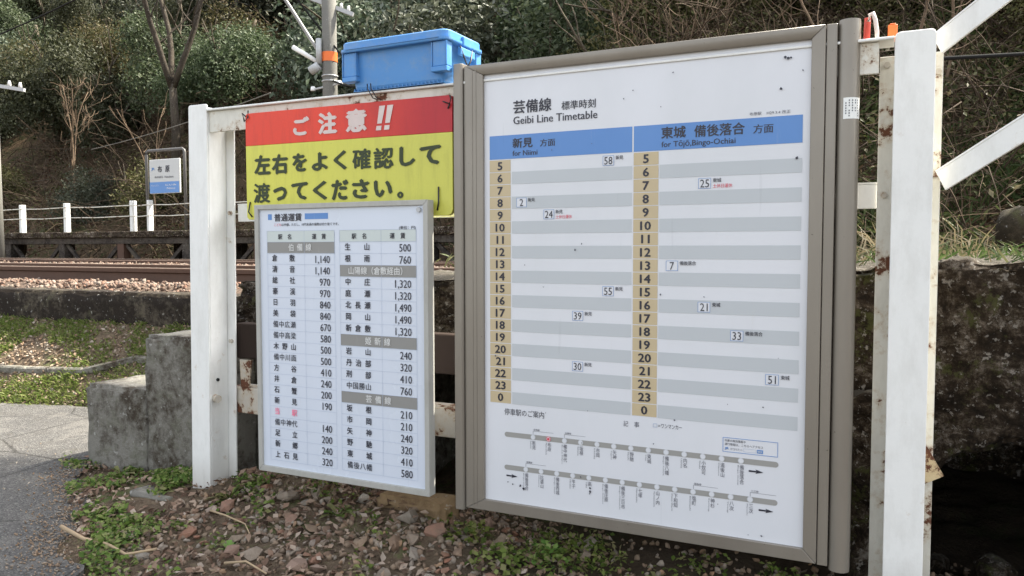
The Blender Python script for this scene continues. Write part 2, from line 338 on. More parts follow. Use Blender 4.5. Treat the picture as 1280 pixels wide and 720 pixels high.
class Print:
    """flat print on the plane y = const, gathered per (part name, material)"""
    def __init__(s, parent, y): s.p = parent; s.y = y; s.d = {}
    ONE = dict(header='header', hour_cells='hour_cell', hour_numbers='hour_number', stripes='stripe', header_text='header_text', title='title_text', departure_times='departure_time',
               departure_boxes='departure_box', route_line='route_line', arrows='arrow', blue_marks='blue_mark', section_bands='section_band', section_names='section_name', column_heads='column_head',
               station_names='station_name', fares='fare', caution_text='caution_character', instruction_text='instruction_character', name_text='name_character', note_title='note', destinations='destination', holiday_note='holiday_note')
    def g(s, part, m):
        if part in s.ONE and not (part == 'station_names' and m == 'ink_soft'):      # each printed piece its own part; a run opened by word() stays together
            if s.run is not None and s.run[0] == (part, m): return s.run[1]
            mb = MB(); s.d[(part, m, len(s.d))] = mb
            if s.hold: s.run = ((part, m), mb)
            return mb
        return s.d.setdefault((part, m), MB())
    run = None; hold = 0
    def text(s, part, m, t, x0, x1, z0, z1, bold=0., lay=2, rot=0):
        V, F = glyph(t, bold); lo, hi = V.min(0), V.max(0); U = (V[:, :2]-lo[:2])/(hi[:2]-lo[:2]); Q = V[:, 2]
        mb = s.g(part, m); n = len(mb.v)
        if rot: U = np.stack([U[:, 1], 1-U[:, 0]], 1)    # reads downwards
        mb.v += [(x0+(x1-x0)*a, s.y-.0008*lay-.00012*q, z0+(z1-z0)*b) for (a, b), q in zip(U, Q)]
        mb.f += [tuple(n+i for i in f) for f in F]
    def nat(s, part, m, t, x, z, h, al='L', bold=0., sx=.92, lay=2):     # natural proportions, h = digit height
        V, F = glyph(t, bold); dg = glyph('0', 0)[0][:, 1]; k = h/(dg.max()-dg.min()); lo, hi = V.min(0), V.max(0); W = (hi[0]-lo[0])*k*sx
        a = x if al == 'L' else x-W if al == 'R' else x-W/2
        s.text(part, m, t, a, a+W, z+lo[1]*k, z+hi[1]*k, bold, lay)
    def kan(s, *a, **k):
        s.hold = 1; s.run = None; s._kan(*a, **k); s.hold = 0; s.run = None
    def frame(s, *a, **k):
        if s.hold: return s._frame(*a, **k)
        s.hold = 1; s.run = None; s._frame(*a, **k); s.hold = 0; s.run = None
    def _kan(s, part, m, t, x0, x1, z, h, bold=0., lay=2):       # characters spread evenly over a width, each fitted on its em box
        n_ = len(t); cw = min(h, (x1-x0)/n_*1.0)
        for i, ch in enumerate(t):
            cx = (x0+x1)/2 if n_ == 1 else x0+cw/2+(x1-x0-cw)*i/(n_-1)
            V, F = glyph(ch, bold); k = h/.92; kx = cw/.96
            mb = s.g(part, m); n = len(mb.v)
            mb.v += [(cx+(a-.5)*kx, s.y-.0008*lay-.00012*q, z+(b+.08)*k) for a, b, q in V]; mb.f += [tuple(n+i for i in f) for f in F]
    def ver(s, part, m, t, x, ztop, h, w_=None, bold=0., lay=2):  # vertical writing
        for i, ch in enumerate(t):
            V, F = glyph(ch, bold); k = h/.92; kw = (w_ or h)/.92
            mb = s.g(part, m); n = len(mb.v)
            mb.v += [(x+(a-.5)*kw, s.y-.0008*lay-.00012*q, ztop-h*(i+1)*1.02+(b+.08)*k) for a, b, q in V]; mb.f += [tuple(n+i for i in f) for f in F]
    def rect(s, part, m, x0, x1, z0, z1, lay=1):
        mb = s.g(part, m); n = len(mb.v); y = s.y-.0008*lay
        mb.v += [(x0, y, z0), (x1, y, z0), (x1, y, z1), (x0, y, z1)]; mb.f.append((n, n+1, n+2, n+3))
    def _frame(s, part, m, x0, x1, z0, z1, t, lay=2):
        s.rect(part, m, x0, x1, z0, z0+t, lay); s.rect(part, m, x0, x1, z1-t, z1, lay)
        s.rect(part, m, x0, x0+t, z0+t, z1-t, lay); s.rect(part, m, x1-t, x1, z0+t, z1-t, lay)
    def disc(s, part, m, x, z, r, lay=2, n_=20):
        mb = s.g(part, m); n = len(mb.v)
        mb.v += [(x+r*math.cos(2*math.pi*k/n_), s.y-.0008*lay, z+r*math.sin(2*math.pi*k/n_)) for k in range(n_)]; mb.f.append(tuple(range(n, n+n_)))
    def poly(s, part, m, P, lay=2):
        mb = s.g(part, m); n = len(mb.v); mb.v += [(x, s.y-.0008*lay, z) for x, z in P]; mb.f.append(tuple(range(n, n+len(P))))
    def done(s):
        for key, mb in s.d.items():
            part = key[0]; joined = len(key) == 2; part = s.ONE.get(part, part) if not joined else part
            o = link(part, mb.mesh(part), M[key[1]], s.p)
            if joined and part not in ('sticker',): o['kind'] = 'stuff'

# ------------------------------------------------------------ ground, path, hillside
def nz(x, y, s, seed=0): return noise.fractal(Vector((x*s, y*s, seed)), 1., 2., 4)
def in_asphalt_y(x): return 0
def ybank(x): return .98 + .20*sm(x, -4.5, -3.7)
def G(x, y):
    z = .3
    if y < 3.6:
        z += .10*math.exp(-((y-.08)/.30)**2)*sm(x, -2.3, -1.35)*(1-.85*sm(x, -.35, .2))
        z += .08*math.exp(-((x+1.05)/.35)**2)*math.exp(-((y-.35)/.25)**2)
        if x < -1.9: z += .56*min(1, max(0, (y-ybank(x))/(1.72-ybank(x))))*(1-sm(x, -2.5, -1.9))
        z -= .22*sm(y, .45, 1.3)*sm(x, -1.6, -1.2)
    rough = .022*(sm(x, -2.6, -1.5) if y > -3 else 0)*sm(y, -1.6, -.7) + .02*sm(y, 1.05, 1.3)
    return z + rough*nz(x, y, 5, 1.3)
def graded(a, b, c, d, fine, growth=1.35):
    xs = list(np.arange(b, c+fine/2, fine)); s = fine; x = xs[0]; L = []
    while x > a: s *= growth; x -= s; L.append(max(x, a))
    s = fine; x = xs[-1]; Rr = []
    while x < d: s *= growth; x += s; Rr.append(min(x, d))
    return L[::-1]+xs+Rr
def sheetmesh(name, xs, ys, fn, m, **k):
    nx, ny = len(xs), len(ys); V = [(x, y, fn(x, y)) for y in ys for x in xs]
    i = np.arange(nx-1)[None, :]+nx*np.arange(ny-1)[:, None]; i = i.ravel()
    F = np.stack([i, i+1, i+nx+1, i+nx], 1); me = np_mesh(name, V, F); me.polygons.foreach_set('use_smooth', [True]*len(F))
    return tag(link(name, me, M[m]), **k)
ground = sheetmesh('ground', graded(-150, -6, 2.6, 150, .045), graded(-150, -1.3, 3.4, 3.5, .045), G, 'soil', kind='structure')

def hillH(x, y):
    t = sm(x, -5.5, -1.2); y0 = 10.4*(1-t)+5.4*t; s = .80*(1-t)+.72*t
    base = 1.0*(1-t)+1.02*t
    z = base + max(0, y-y0)*s - .15*(y < y0) + .5*nz(x, y, .25, 3)*sm(y, y0, y0+4) + .12*nz(x, y, 1.2, 8)*sm(y, y0-1, y0+1)
    return min(z, base+40)
hill = sheetmesh('hillside', graded(-120, -24, 8, 90, .4, 1.3), graded(4.4, 4.5, 26, 110, .3, 1.3), hillH, 'hill_soil', kind='structure')

def ballH(x, y):
    z = 1.10 + .07*sm(y, 4.2, 5.2)*(1-sm(x, -2, 1.)) + .02*nz(x, y, 3, 5)
    z -= .04*math.exp(-((y-3.13)/.3)**2)
    z -= .07*(1-sm(y, 1.92, 2.15))
    return z - .9*sm(y, 7.3, 8.6) - .35*sm(x, -1.0, 1.5)*sm(y, 5.2, 6.2)
bed = sheetmesh('railway_ballast_bed', graded(-60, -14, 3, 40, .12), list(np.arange(1.90, 9.0, .12)), ballH, 'ballast_soil', kind='structure')

# asphalt path: one closed sheet with a crumbled edge
pathpts = [(-2.60,.42),(-2.40,.22),(-2.23,.06),(-1.98,-.10),(-1.77,-.22),(-1.60,-.42),(-1.47,-.57),(-1.22,-.67),(-.9,-.9),(-.6,-1.15),(0,-1.6),(.6,-2.1),(1.4,-2.8),(3.5,-4.6),(6,-12),(-30,-12),(-30,-2),(-12,.3),(-7,.72),(-4.95,.93),(-4.45,1.0),(-4.15,1.06),(-3.85,1.15),(-3.6,1.19),(-3.1,1.19),(-2.62,1.17),(-2.62,.8)]
P = []
for i, a in enumerate(pathpts):
    b = pathpts[(i+1) % len(pathpts)]; L = math.dist(a, b); n_ = max(1, int(min(L, 6)/.05)) if L < 3 else 1
    for k in range(n_):
        t = k/n_; x, y = a[0]+(b[0]-a[0])*t, a[1]+(b[1]-a[1])*t
        q = nz(x, y, 6, 2)*.035 if L < 3 else 0; P.append((x+q, y+q*.8))
bm = bmesh.new(); vs = [bm.verts.new((x, y, .322)) for x, y in P]; f = bm.faces.new(vs)
if f.normal.z < 0: f.normal_flip()
ex = bmesh.ops.extrude_face_region(bm, geom=[f]); bmesh.ops.translate(bm, verts=[v for v in ex['geom'] if isinstance(v, bmesh.types.BMVert)], vec=(0, 0, -.06))
bmesh.ops.recalc_face_normals(bm, faces=bm.faces); me = bpy.data.meshes.new('asphalt_path'); bm.to_mesh(me); bm.free()
tag(link('asphalt_path', me, M['asphalt']), kind='structure')

# ------------------------------------------------------------ rough concrete blocks
def rough_block(name, a, b, m, amp=.012, step=.04, seed=0, parent=None, warp=None, **k):
    bm = bmesh.new(); (x0, y0, z0), (x1, y1, z1) = a, b
    bmesh.ops.create_cube(bm, size=1); dim = (x1-x0, y1-y0, z1-z0)
    bmesh.ops.scale(bm, vec=dim, verts=bm.verts); bmesh.ops.translate(bm, vec=((x0+x1)/2, (y0+y1)/2, (z0+z1)/2), verts=bm.verts)
    bmesh.ops.bevel(bm, geom=bm.edges[:], offset=min(.02, min(dim)*.12), segments=2, affect='EDGES')
    for ax in range(3):
        n_ = int(dim[ax]/step)
        for i in range(1, n_):
            p = [0, 0, 0]; p[ax] = a[ax]+dim[ax]*i/n_; nn = [0, 0, 0]; nn[ax] = 1
            bmesh.ops.bisect_plane(bm, geom=bm.verts[:]+bm.edges[:]+bm.faces[:], plane_co=p, plane_no=nn)
    bm.normal_update(); mv = []
    for v in bm.verts:
        q = Vector((v.co.x, v.co.y, v.co.z+seed)); d = noise.fractal(q*9, .9, 2., 4)*amp + noise.fractal(q*2.2, 1, 2., 2)*amp*.7 + (noise.fractal(q*26, .8, 2., 3)*amp*.45 if step < .04 else 0)
        mv.append(v.co+v.normal*d)
    for v, c in zip(bm.verts, mv): v.co = warp(c) if warp else c
    bmesh.ops.recalc_face_normals(bm, faces=bm.faces)
    me = bpy.data.meshes.new(name); bm.to_mesh(me); bm.free(); me.polygons.foreach_set('use_smooth', [True]*len(me.polygons))
    o = link(name, me, M[m], parent); return tag(o, **k)
steps = empty('concrete_steps', (-1.9, .3, .3), label='mossy grey concrete step wall left of the white fence post', cat='steps')
steps.location = (0, 0, 0)
rough_block('lower_step', (-2.44, .25, .1), (-1.975, 1.25, .722), 'concrete', .010, .05, 1, steps)
rough_block('upper_step', (-1.985, .235, .1), (-1.40, 1.6, .998), 'concrete', .012, .05, 5, steps)
def zb(x):   # underside of the slab
    return 1.045 if x < -.3 else 1.045-.345*sm(x, -.3, 1.15)+.12*sm(x, 1.25, 1.62)
def slabwarp(c):
    t = sm(c.x, -1.6, 1.4); top = 1.262+.075*t+.032*sm(c.x, 1.0, 1.3)
    f = (c.z-.7)/(1.3-.7); lo = zb(c.x)+.03*nz(c.x, c.y, 4, 2); return Vector((c.x, c.y+(.06*math.sin(c.x*3)), lo+(top-lo)*f))
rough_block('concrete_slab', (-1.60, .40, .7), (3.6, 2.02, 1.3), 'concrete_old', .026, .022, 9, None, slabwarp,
            label='thick weathered concrete slab over the dark hollow behind the notice boards', cat='slab')
rough_block('retaining_wall', (-14, 1.70, -.2), (-1.7, 1.95, 1.075), 'concrete_wall', .014, .09, 3, None, None,
            label='low dark concrete wall holding back the pink ballast at left', cat='wall')
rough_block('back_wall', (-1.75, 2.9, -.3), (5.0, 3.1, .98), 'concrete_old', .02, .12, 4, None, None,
            label='dark concrete wall closing the hollow under the slab', cat='wall')
rough_block('side_wall', (-1.42, .36, .0), (-1.16, 2.95, 1.02), 'concrete', .014, .06, 14, None, lambda c: Vector((c.x-.0*(c.z), c.y, c.z)),
            label='grey concrete cheek beside the white post under the slab end', cat='wall')
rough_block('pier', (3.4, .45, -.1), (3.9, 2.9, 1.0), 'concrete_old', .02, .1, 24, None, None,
            label='rough concrete pier carrying the far right end of the slab', cat='pier')
rough_block('concrete_stub', (1.13, .30, .0), (1.29, .42, .93), 'concrete_old', .03, .03, 31, None, None, label='crusty broken concrete stub behind the right end of the timetable', cat='stub')
# narrow kerb across the grassy bank
kb = MB(); pts = [(-7.6, 1.20), (-6.2, 1.22), (-4.5, 1.27), (-4.0, 1.37), (-3.6, 1.49), (-3.2, 1.50), (-2.5, 1.51)]
pts = [(x, y, G(x, y)-.015) for x, y in pts]
for a, b in zip(pts, pts[1:]): kb.beam(a, b, .075, .06)
tag(kb.build('kerb_strip', M['concrete'], bevel=.012), label='narrow pale concrete kerb crossing the grassy bank at left', cat='kerb')
flatst = rough_block('flat_stone', (-1.68, -.10, .335), (-1.44, .0, .372), 'concrete', .006, .03, 6, None, None, label='flat pale grey stone strip at the foot of the left white post', cat='stone')
fb = rough_block('stone_block', (-.545, .10, .30), (-.235, .25, .452), 'brown_stone', .008, .03, 8, None, None, label='long brown stained stone block under the right corner of the fare board', cat='block')

# ------------------------------------------------------------ rails
def railprof():
    return [(-.05, 0), (.05, 0), (.05, .012), (.012, .03), (.008, .1), (.03, .112), (.032, .145), (.026, .15), (-.026, .15), (-.032, .145), (-.03, .112), (-.008, .1), (-.012, .03), (-.05, .012)]
def rail(y, ztop, lab):
    v = []; f = []; pr = railprof(); m = len(pr)
    for x in (-60, 30): v += [(x, y+a, ztop-.15+b) for a, b in pr]
    for i in range(m): j = (i+1) % m; f.append((i, j, m+j, m+i))
    f += [tuple(range(m)), tuple(range(2*m-1, m-1, -1))]
    o = MB(); o.v = v; o.f = f; r_ = o.build('rail', M['rail_rust']); MB().box((-60, y-.024, ztop+.0005), (30, y+.024, ztop+.0015)).build('running_surface', M['rail_top'], r_); return tag(r_, label=lab, cat='rail', group='rusty railway rails')
rail(2.60, 1.235, 'rusty brown rail nearest the low concrete wall')
rail(3.667, 1.235, 'second rusty rail counted from the low wall')
rail(6.0, 1.225, 'third rusty rail, first of the far track')
rail(7.067, 1.225, 'rusty rail nearest the timber platform')

# ------------------------------------------------------------ stones
def hull(seed, sq=(1, .8, .6), n=13):
    r_ = random.Random(seed); bm = bmesh.new()
    for _ in range(n):
        d = Vector((r_.gauss(0, 1), r_.gauss(0, 1), r_.gauss(0, 1))).normalized()*r_.uniform(.8, 1)
        bm.verts.new((d.x*sq[0]*.5, d.y*sq[1]*.5, d.z*sq[2]*.5))
    bmesh.ops.convex_hull(bm, input=bm.verts[:]); bmesh.ops.delete(bm, geom=[v for v in bm.verts if not v.link_faces], context='VERTS')
    bmesh.ops.triangulate(bm, faces=bm.faces[:]); bmesh.ops.recalc_face_normals(bm, faces=bm.faces[:])
    me = bpy.data.meshes.new('stone'); bm.to_mesh(me); bm.free(); return me
HULL = [hull(i, (1, random.uniform(.65, .95), random.uniform(.4, .75))) for i in range(14)]
HV = [(np.array([v.co[:] for v in h.vertices]), np.array([p.vertices[:] for p in h.polygons])) for h in HULL]
def rotmats(n, tilt=1.):
    q = rng.normal(size=(n, 4)); q[:, 1:3] *= tilt; q /= np.linalg.norm(q, axis=1)[:, None]; a, b, c, d = q.T
    return np.stack([np.stack([1-2*(c*c+d*d), 2*(b*c-a*d), 2*(b*d+a*c)], 1), np.stack([2*(b*c+a*d), 1-2*(b*b+d*d), 2*(c*d-a*b)], 1),
                     np.stack([2*(b*d-a*c), 2*(c*d+a*b), 1-2*(b*b+c*c)], 1)], 1)
def scatter_stones(name, pts, sizes, m, parent=None, tintlo=0., tinthi=1.):
    V = []; F = []; T = []; off = 0; n = len(pts); Rm = rotmats(n); pick = rng.integers(0, len(HV), n); tt = rng.uniform(tintlo, tinthi, n)
    for i in range(n):
        v, f = HV[pick[i]]; V.append((v*sizes[i]) @ Rm[i].T + pts[i]); F.append(f+off); T.append(np.full(len(f), tt[i])); off += len(v)
    return tag(link(name, np_mesh(name, np.concatenate(V), np.concatenate(F), np.concatenate(T)), M[m], parent), kind='stuff')
n = 26000
xs = -13+rng.random(n)**.75*15.5; ys = np.where(rng.random(n) < .62, rng.uniform(1.95, 4.5, n), rng.uniform(4.5, 7.8, n))
keep = (np.abs(ys-2.6) > .07) & (np.abs(ys-3.667) > .07); xs, ys = xs[keep], ys[keep]
s_ = rng.uniform(.028, .066, len(xs)); pz = np.array([ballH(x, y) for x, y in zip(xs, ys)])+s_*.12
scatter_stones('ballast_stones', np.stack([xs, ys, pz], 1), s_, 'ballast', bed)
n = 13000      # bank below the low wall, and the floor of the hollow
xs = rng.uniform(-1.35, 2.6, n); ys = rng.uniform(-.9, 1.5, n); d = rng.random(n)
keep = (d < np.clip(1.1-np.abs(ys-.1)*.55, .15, 1)*np.where(xs > .1, .4, 1.)) & ((ys < .5) | (xs > 1.)) & (ys > -.95-.5*xs*0)  # gravel thinned under the timetable, deepening the shade painted into the soil
xs, ys = xs[keep], ys[keep]; s_ = rng.uniform(.012, .042, len(xs)); pz = np.array([G(x, y) for x, y in zip(xs, ys)])+s_*.1
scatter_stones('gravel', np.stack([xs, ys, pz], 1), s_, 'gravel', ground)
n = 1500; k_ = rng.integers(0, 6, n); ea = np.array(pathpts[1:8])[k_]; eb = np.array(pathpts[2:9])[k_]; q_ = rng.random((n, 1)); ep = ea+(eb-ea)*q_
xs = ep[:, 0]+rng.normal(0, .07, n)-.04; ys = ep[:, 1]+rng.normal(0, .07, n)-.04; s_ = rng.uniform(.004, .016, n)
scatter_stones('path_edge_grit', np.stack([xs, ys, np.full(n, .325)], 1), s_, 'gravel', ground)
n = 2600
xs = rng.uniform(-6.5, -2.5, n); ys = rng.uniform(1.05, 1.7, n); s_ = rng.uniform(.01, .045, n); pz = np.array([G(x, y) for x, y in zip(xs, ys)])+s_*.1
scatter_stones('bank_gravel', np.stack([xs, ys, pz], 1), s_, 'gravel', ground)
# stones one can pick apart: each its own object under the ground
placed = []; tries = 0
while len(placed) < 285 and tries < 9000:
    tries += 1; x = random.uniform(-1.28, .35) if random.random() < .86 else random.uniform(.3, 2.2)
    y = random.gauss(-.12, .27); s = random.choice((.03, .035, .04, .045, .05, .06, .07, .095)) * random.uniform(.85, 1.15)
    if not (-.75 < y < .33) or (x > .3 and y < -.1): continue
    if -.60 < x < -.19 and .05 < y < .3: continue
    if abs(x+1.33) < .12 and abs(y-.04) < .12: continue
    if y < -.5 and random.random() < .5: continue
    if any((x-a)**2+(y-b)**2 < ((s+c)*.33)**2 for a, b, c in placed): continue
    placed.append((x, y, s))
for i, (x, y, s) in enumerate(placed):
    o = link('stone', HULL[i % 14], M['rock'], ground, (x, y, G(x, y)+s*.13), (random.uniform(-.5, .5), random.uniform(-.5, .5), random.uniform(0, 6.28))); o.scale = (s, s, s)
for (x, y, s, lab) in ((1.62, .9, .22, 'big rounded dark rock lying deep in the hollow'), (1.45, 1.15, .16, 'small grey rock deep in the hollow beside the right post'), (2.0, .8, .30, 'largest rock in the hollow at the right edge')):
    me = HULL[3].copy(); me.materials.clear(); bmm = bmesh.new(); bmm.from_mesh(me); bmesh.ops.subdivide_edges(bmm, edges=bmm.edges[:], cuts=2, use_grid_fill=True, smooth=.6); bmm.to_mesh(me); bmm.free()
    o = link('rock', me, M['concrete_old'], None, (x, y, G(x, y)+s*.2), (.3, .2, x*5)); o.scale = (s, s, s); tag(o, lab, 'rock')

# ------------------------------------------------------------ leaves
def leaf_cloud(C, N_, size, bend=.25, asp=.45, outward=None, droop=.2):
    """each leaf: two triangles folded along the midrib. C centres, N_ normals"""
    n = len(C); a = rng.normal(size=(n, 3)); a -= N_*(a*N_).sum(1)[:, None]; a /= np.linalg.norm(a, axis=1)[:, None]+1e-9
    a[:, 2] -= droop; a /= np.linalg.norm(a, axis=1)[:, None]; b = np.cross(N_, a); b /= np.linalg.norm(b, axis=1)[:, None]+1e-9
    s = np.asarray(size)[:, None]
    base = C-a*s*.5; tip = C+a*s*.5-N_*s*bend*.3; l = C+b*s*asp*.5+N_*s*bend*.25; r = C-b*s*asp*.5+N_*s*bend*.25
    V = np.stack([base, l, tip, r], 1).reshape(-1, 3); i = np.arange(n)*4
    F = np.concatenate([np.stack([i, i+1, i+2], 1), np.stack([i, i+2, i+3], 1)])
    return V, F
def unit(v): return v/(np.linalg.norm(v, axis=1)[:, None]+1e-9)
def crown_mesh(seed, rad=(2.2, 2.2, 1.9), lobes=19, sprays=1900, per=8, leaf=.145, spread=.17):
    g = np.random.default_rng(seed); global rng; keep = rng; rng = g
    lc = unit(g.normal(size=(lobes, 3)))*g.uniform(.35, .8, (lobes, 1))*np.array(rad); lr = g.uniform(.28, .52, lobes)*min(rad)
    k = g.integers(0, lobes, sprays); d = unit(g.normal(size=(sprays, 3))+np.array([0, 0, .25])); rr = g.uniform(.55, 1.12, sprays)**.6
    S = lc[k]+d*(lr[k]*rr)[:, None]; cl = g.random(sprays)
    C = np.repeat(S, per, 0)+g.normal(size=(sprays*per, 3))*spread; Nn = unit(np.repeat(d, per, 0)*.8+g.normal(size=(sprays*per, 3))*.75+np.array([0, 0, .5]))
    V, F = leaf_cloud(C, Nn, g.uniform(.6, 1.25, len(C))*leaf, droop=.3)
    T = np.clip(np.repeat(cl*.55, per)+g.random(len(C))*.5, 0, 1)**1.3; rng = keep
    return np_mesh('crown', V, F, np.concatenate([T, T]))
def branch_mb(mb, p, d, L, r, depth, rnd, spread=.6, bend=.25, n=5, kids=3, upw=.15, minr=.006):
    pts = [Vector(p)]; d = Vector(d).normalized(); segs = 5
    for i in range(segs):
        d = (d+Vector((rnd.gauss(0, bend), rnd.gauss(0, bend), rnd.gauss(0, bend)+upw))*.45).normalized(); pts.append(pts[-1]+d*L/segs)
    mb.tube(pts, r, n, cap=False, r_end=max(minr*.6, r*.5))
    if depth <= 0: return
    for k in range(kids):
        i = rnd.randint(2, segs); dd = (d+Vector((rnd.gauss(0, spread), rnd.gauss(0, spread), rnd.gauss(0, spread)))).normalized()
        branch_mb(mb, pts[i], dd, L*rnd.uniform(.55, .8), max(minr, r*.5), depth-1, rnd, spread, bend, max(3, n-1), kids, upw, minr)
CR = [crown_mesh(100+i, (2.2+.3*(i % 2), 2.2, 1.7+.3*(i % 3)), 12+3*i, (2100, 1700, 1300, 1900)[i], 8, (.12, .16, .21, .14)[i], (.15, .19, .24, .17)[i]) for i in range(4)]
CRo = [crown_mesh(140+i, (1.9, 1.9, 1.5), 14, 1500, 8, .12, .18) for i in range(2)]
def trunk_mesh(seed):
    rnd = random.Random(seed); mb = MB(); pts = [Vector((0, 0, -3.2))]
    for i in range(6): pts.append(pts[-1]+Vector((rnd.gauss(0, .07), rnd.gauss(0, .07), .72)))
    mb.tube(pts, .15, 8, r_end=.07)
    for k in range(4): branch_mb(mb, pts[3+k % 3], (rnd.gauss(0, 1), rnd.gauss(0, 1), .5), 1.7, .05, 1, rnd)
    me = mb.mesh('trunk'); me.polygons.foreach_set('use_smooth', [True]*len(me.polygons)); return me
TR = [trunk_mesh(i) for i in range(3)]
for i, me in enumerate(CR): me.materials.append(M[('leaf_dark', 'leaf_dark', 'leaf_grey', 'leaf_grey')[i]])
for me in CRo: me.materials.append(M['leaf_olive'])
for me in TR: me.materials.append(M['bark'])
def whereabouts(x, y, row):
    d = Vector((x, y, 0))-Vector((1.241, -2.374, 0)); a = math.degrees(math.atan2(d.x, d.y))+25.6
    u = 640+975*math.tan(R(a)) if abs(a) < 60 else (-999 if a < 0 else 2000)
    hgt = 'low' if row < 1 else 'lower' if row < 2 else 'middle' if row < 4 else 'upper'
    for lim, nm in ((-60, 'beyond the left edge of the picture'), (110, 'behind the dark pole at the left edge'), (235, 'above the station name board'), (340, 'above the left white post'), (440, 'behind the utility pole with the orange band'),
                    (600, 'behind the blue box'), (720, 'above the left end of the timetable'), (880, 'above the middle of the timetable'), (1050, 'above the right end of the timetable'), (1180, 'behind the right white post'), (1330, 'at the right edge above the bank')):
        if u < lim: return hgt, nm
    return hgt, 'beyond the right edge of the picture'
def tree(x, y, lift, sc, kind, lab, group, row=9):
    if row < 9:
        h_, w_ = whereabouts(x, y, row); lab = ('olive green' if kind else 'dark glossy')+' evergreen on the '+h_+' slope, '+w_
    e = empty('evergreen_tree', (x, y, hillH(x, y)+lift), (0, 0, random.uniform(0, 6.28)), label=lab, cat='tree', group=group)
    e.scale = (sc, sc, sc*random.uniform(.9, 1.1))
    i = random.randrange(4); link('crown', CR[i] if kind == 0 else CRo[i % 2], None, e); link('trunk', TR[i % 3], None, e)
rt_ = random.Random(5); spots = []
for row, (yy, dx, kind) in enumerate(((12.6, 3.0, 1), (14.6, 3.0, 0), (17.2, 3.1, 0), (20.2, 3.3, 0), (23.6, 3.6, 0), (27.5, 4, 0), (32, 4.6, 0))):
    x = -(yy+2.4)*2.0-5 + (row % 2)*1.5
    while x < 9+row:
        spots.append((x+rt_.uniform(-.8, .8), yy+rt_.uniform(-.8, .8), kind if rt_.random() < .75 else 1-kind, row)); x += dx*rt_.uniform(.85, 1.25)
for x, y, kind, row in spots:
    if row == 0 and (rt_.random() < .3 or x > -5): continue
    if x > -5 and row == 1 and rt_.random() < .35: continue
    if x > -3 and row < 2 and rt_.random() < .35: continue
    if row > 2 and rt_.random() < .08: continue
    near = row < 2
    tree(x, y, (.4 if row == 0 else 1.6)+rt_.uniform(-.3, .4), (.62 if row == 0 else 1.0)*rt_.uniform(.8, 1.15), kind,
         ('low olive green evergreen on the brown slope behind the platform' if kind else 'dark glossy evergreen low on the slope behind the platform') if near else
         ('olive green evergreen higher on the wooded hillside' if kind else 'dark evergreen with grey green glossy leaves higher on the wooded hillside'),
         'evergreens covering the hillside', row)
for x, y, s in ((-3.0, 10.2, .62), (.2, 10.6, .66), (1.4, 9.8, .55), (3.4, 8.4, .5), (2.2, 12.0, .9), (-1.6, 13.6, 1.), (.9, 11.6, .8), (-2.2, 11.2, .75), (-.6, 12.3, .8), (2.2, 10.2, .7), (4.0, 9.6, .75), (3.2, 12.6, .9), (.8, 13.4, .9), (-4.2, 12.4, .9), (5.6, 11.6, 1.)):
    tree(x, y, .9, s, 0 if s > .78 else 1, '', 'evergreens above the right bank', 0 if y < 11 else 1)

_by = {}
for o in [o for o in COL.objects if o.name.startswith('evergreen_tree')]: _by.setdefault(o['label'], []).append(o)
_ord = ['leftmost', 'second from left', 'third from left', 'fourth from left', 'fifth from left', 'sixth from left', 'seventh from left', 'eighth from left', 'ninth from left', 'tenth from left']
for lab, L in _by.items():
    if len(L) > 1:
        L.sort(key=lambda o: math.atan2(o.location.x-1.241, o.location.y+2.374))
        for i, o in enumerate(L): o['label'] = ((_ord[i] if len(L) > 2 else ('left', 'right')[i])+' '+lab.replace('dark glossy ', '').replace(' with the orange band', '').replace(' at the left edge', '').replace(' of the picture', '').replace(' end of', ' of')) if i < len(_ord) else lab
# undergrowth on the slope: dry leaves, brambles, and twigs nobody could count
def slope_leaves(name, n, xr, yr, m, leaf, lift, dens=None, tn=None, **k):
    x = rng.uniform(*xr, n); y = rng.uniform(*yr, n)
    if dens is not None: kp = np.array([dens(a, b) for a, b in zip(x, y)]) > rng.random(n); x, y = x[kp], y[kp]
    z = np.array([hillH(a, b) for a, b in zip(x, y)])+rng.random(len(x))**2*lift
    Nn = unit(rng.normal(size=(len(x), 3))*.7+np.array([0, -.4, .8])); V, F = leaf_cloud(np.stack([x, y, z], 1), Nn, rng.uniform(.6, 1.4, len(x))*leaf)
    T = np.clip(rng.random(len(x)), 0, 1); return tag(link(name, np_mesh(name, V, F, np.concatenate([T, T])), M[m]), kind='stuff', **k)
slope_leaves('leaf_litter', 60000, (-26, 7), (5.2, 20), 'leaf_dry', .12, .12, lambda a, b: .4+.9*nz(a, b, .7, 4), label='brown dead leaves lying over the wooded slope', cat='leaf litter')
slope_leaves('undergrowth', 110000, (-26, 7), (5.6, 18), 'leaf_olive', .085, .75, lambda a, b: (.12+1.9*nz(a, b, .55, 14))*(b > 10.3 or a > -2.5), label='olive green undergrowth on the slope behind the platform', cat='undergrowth')
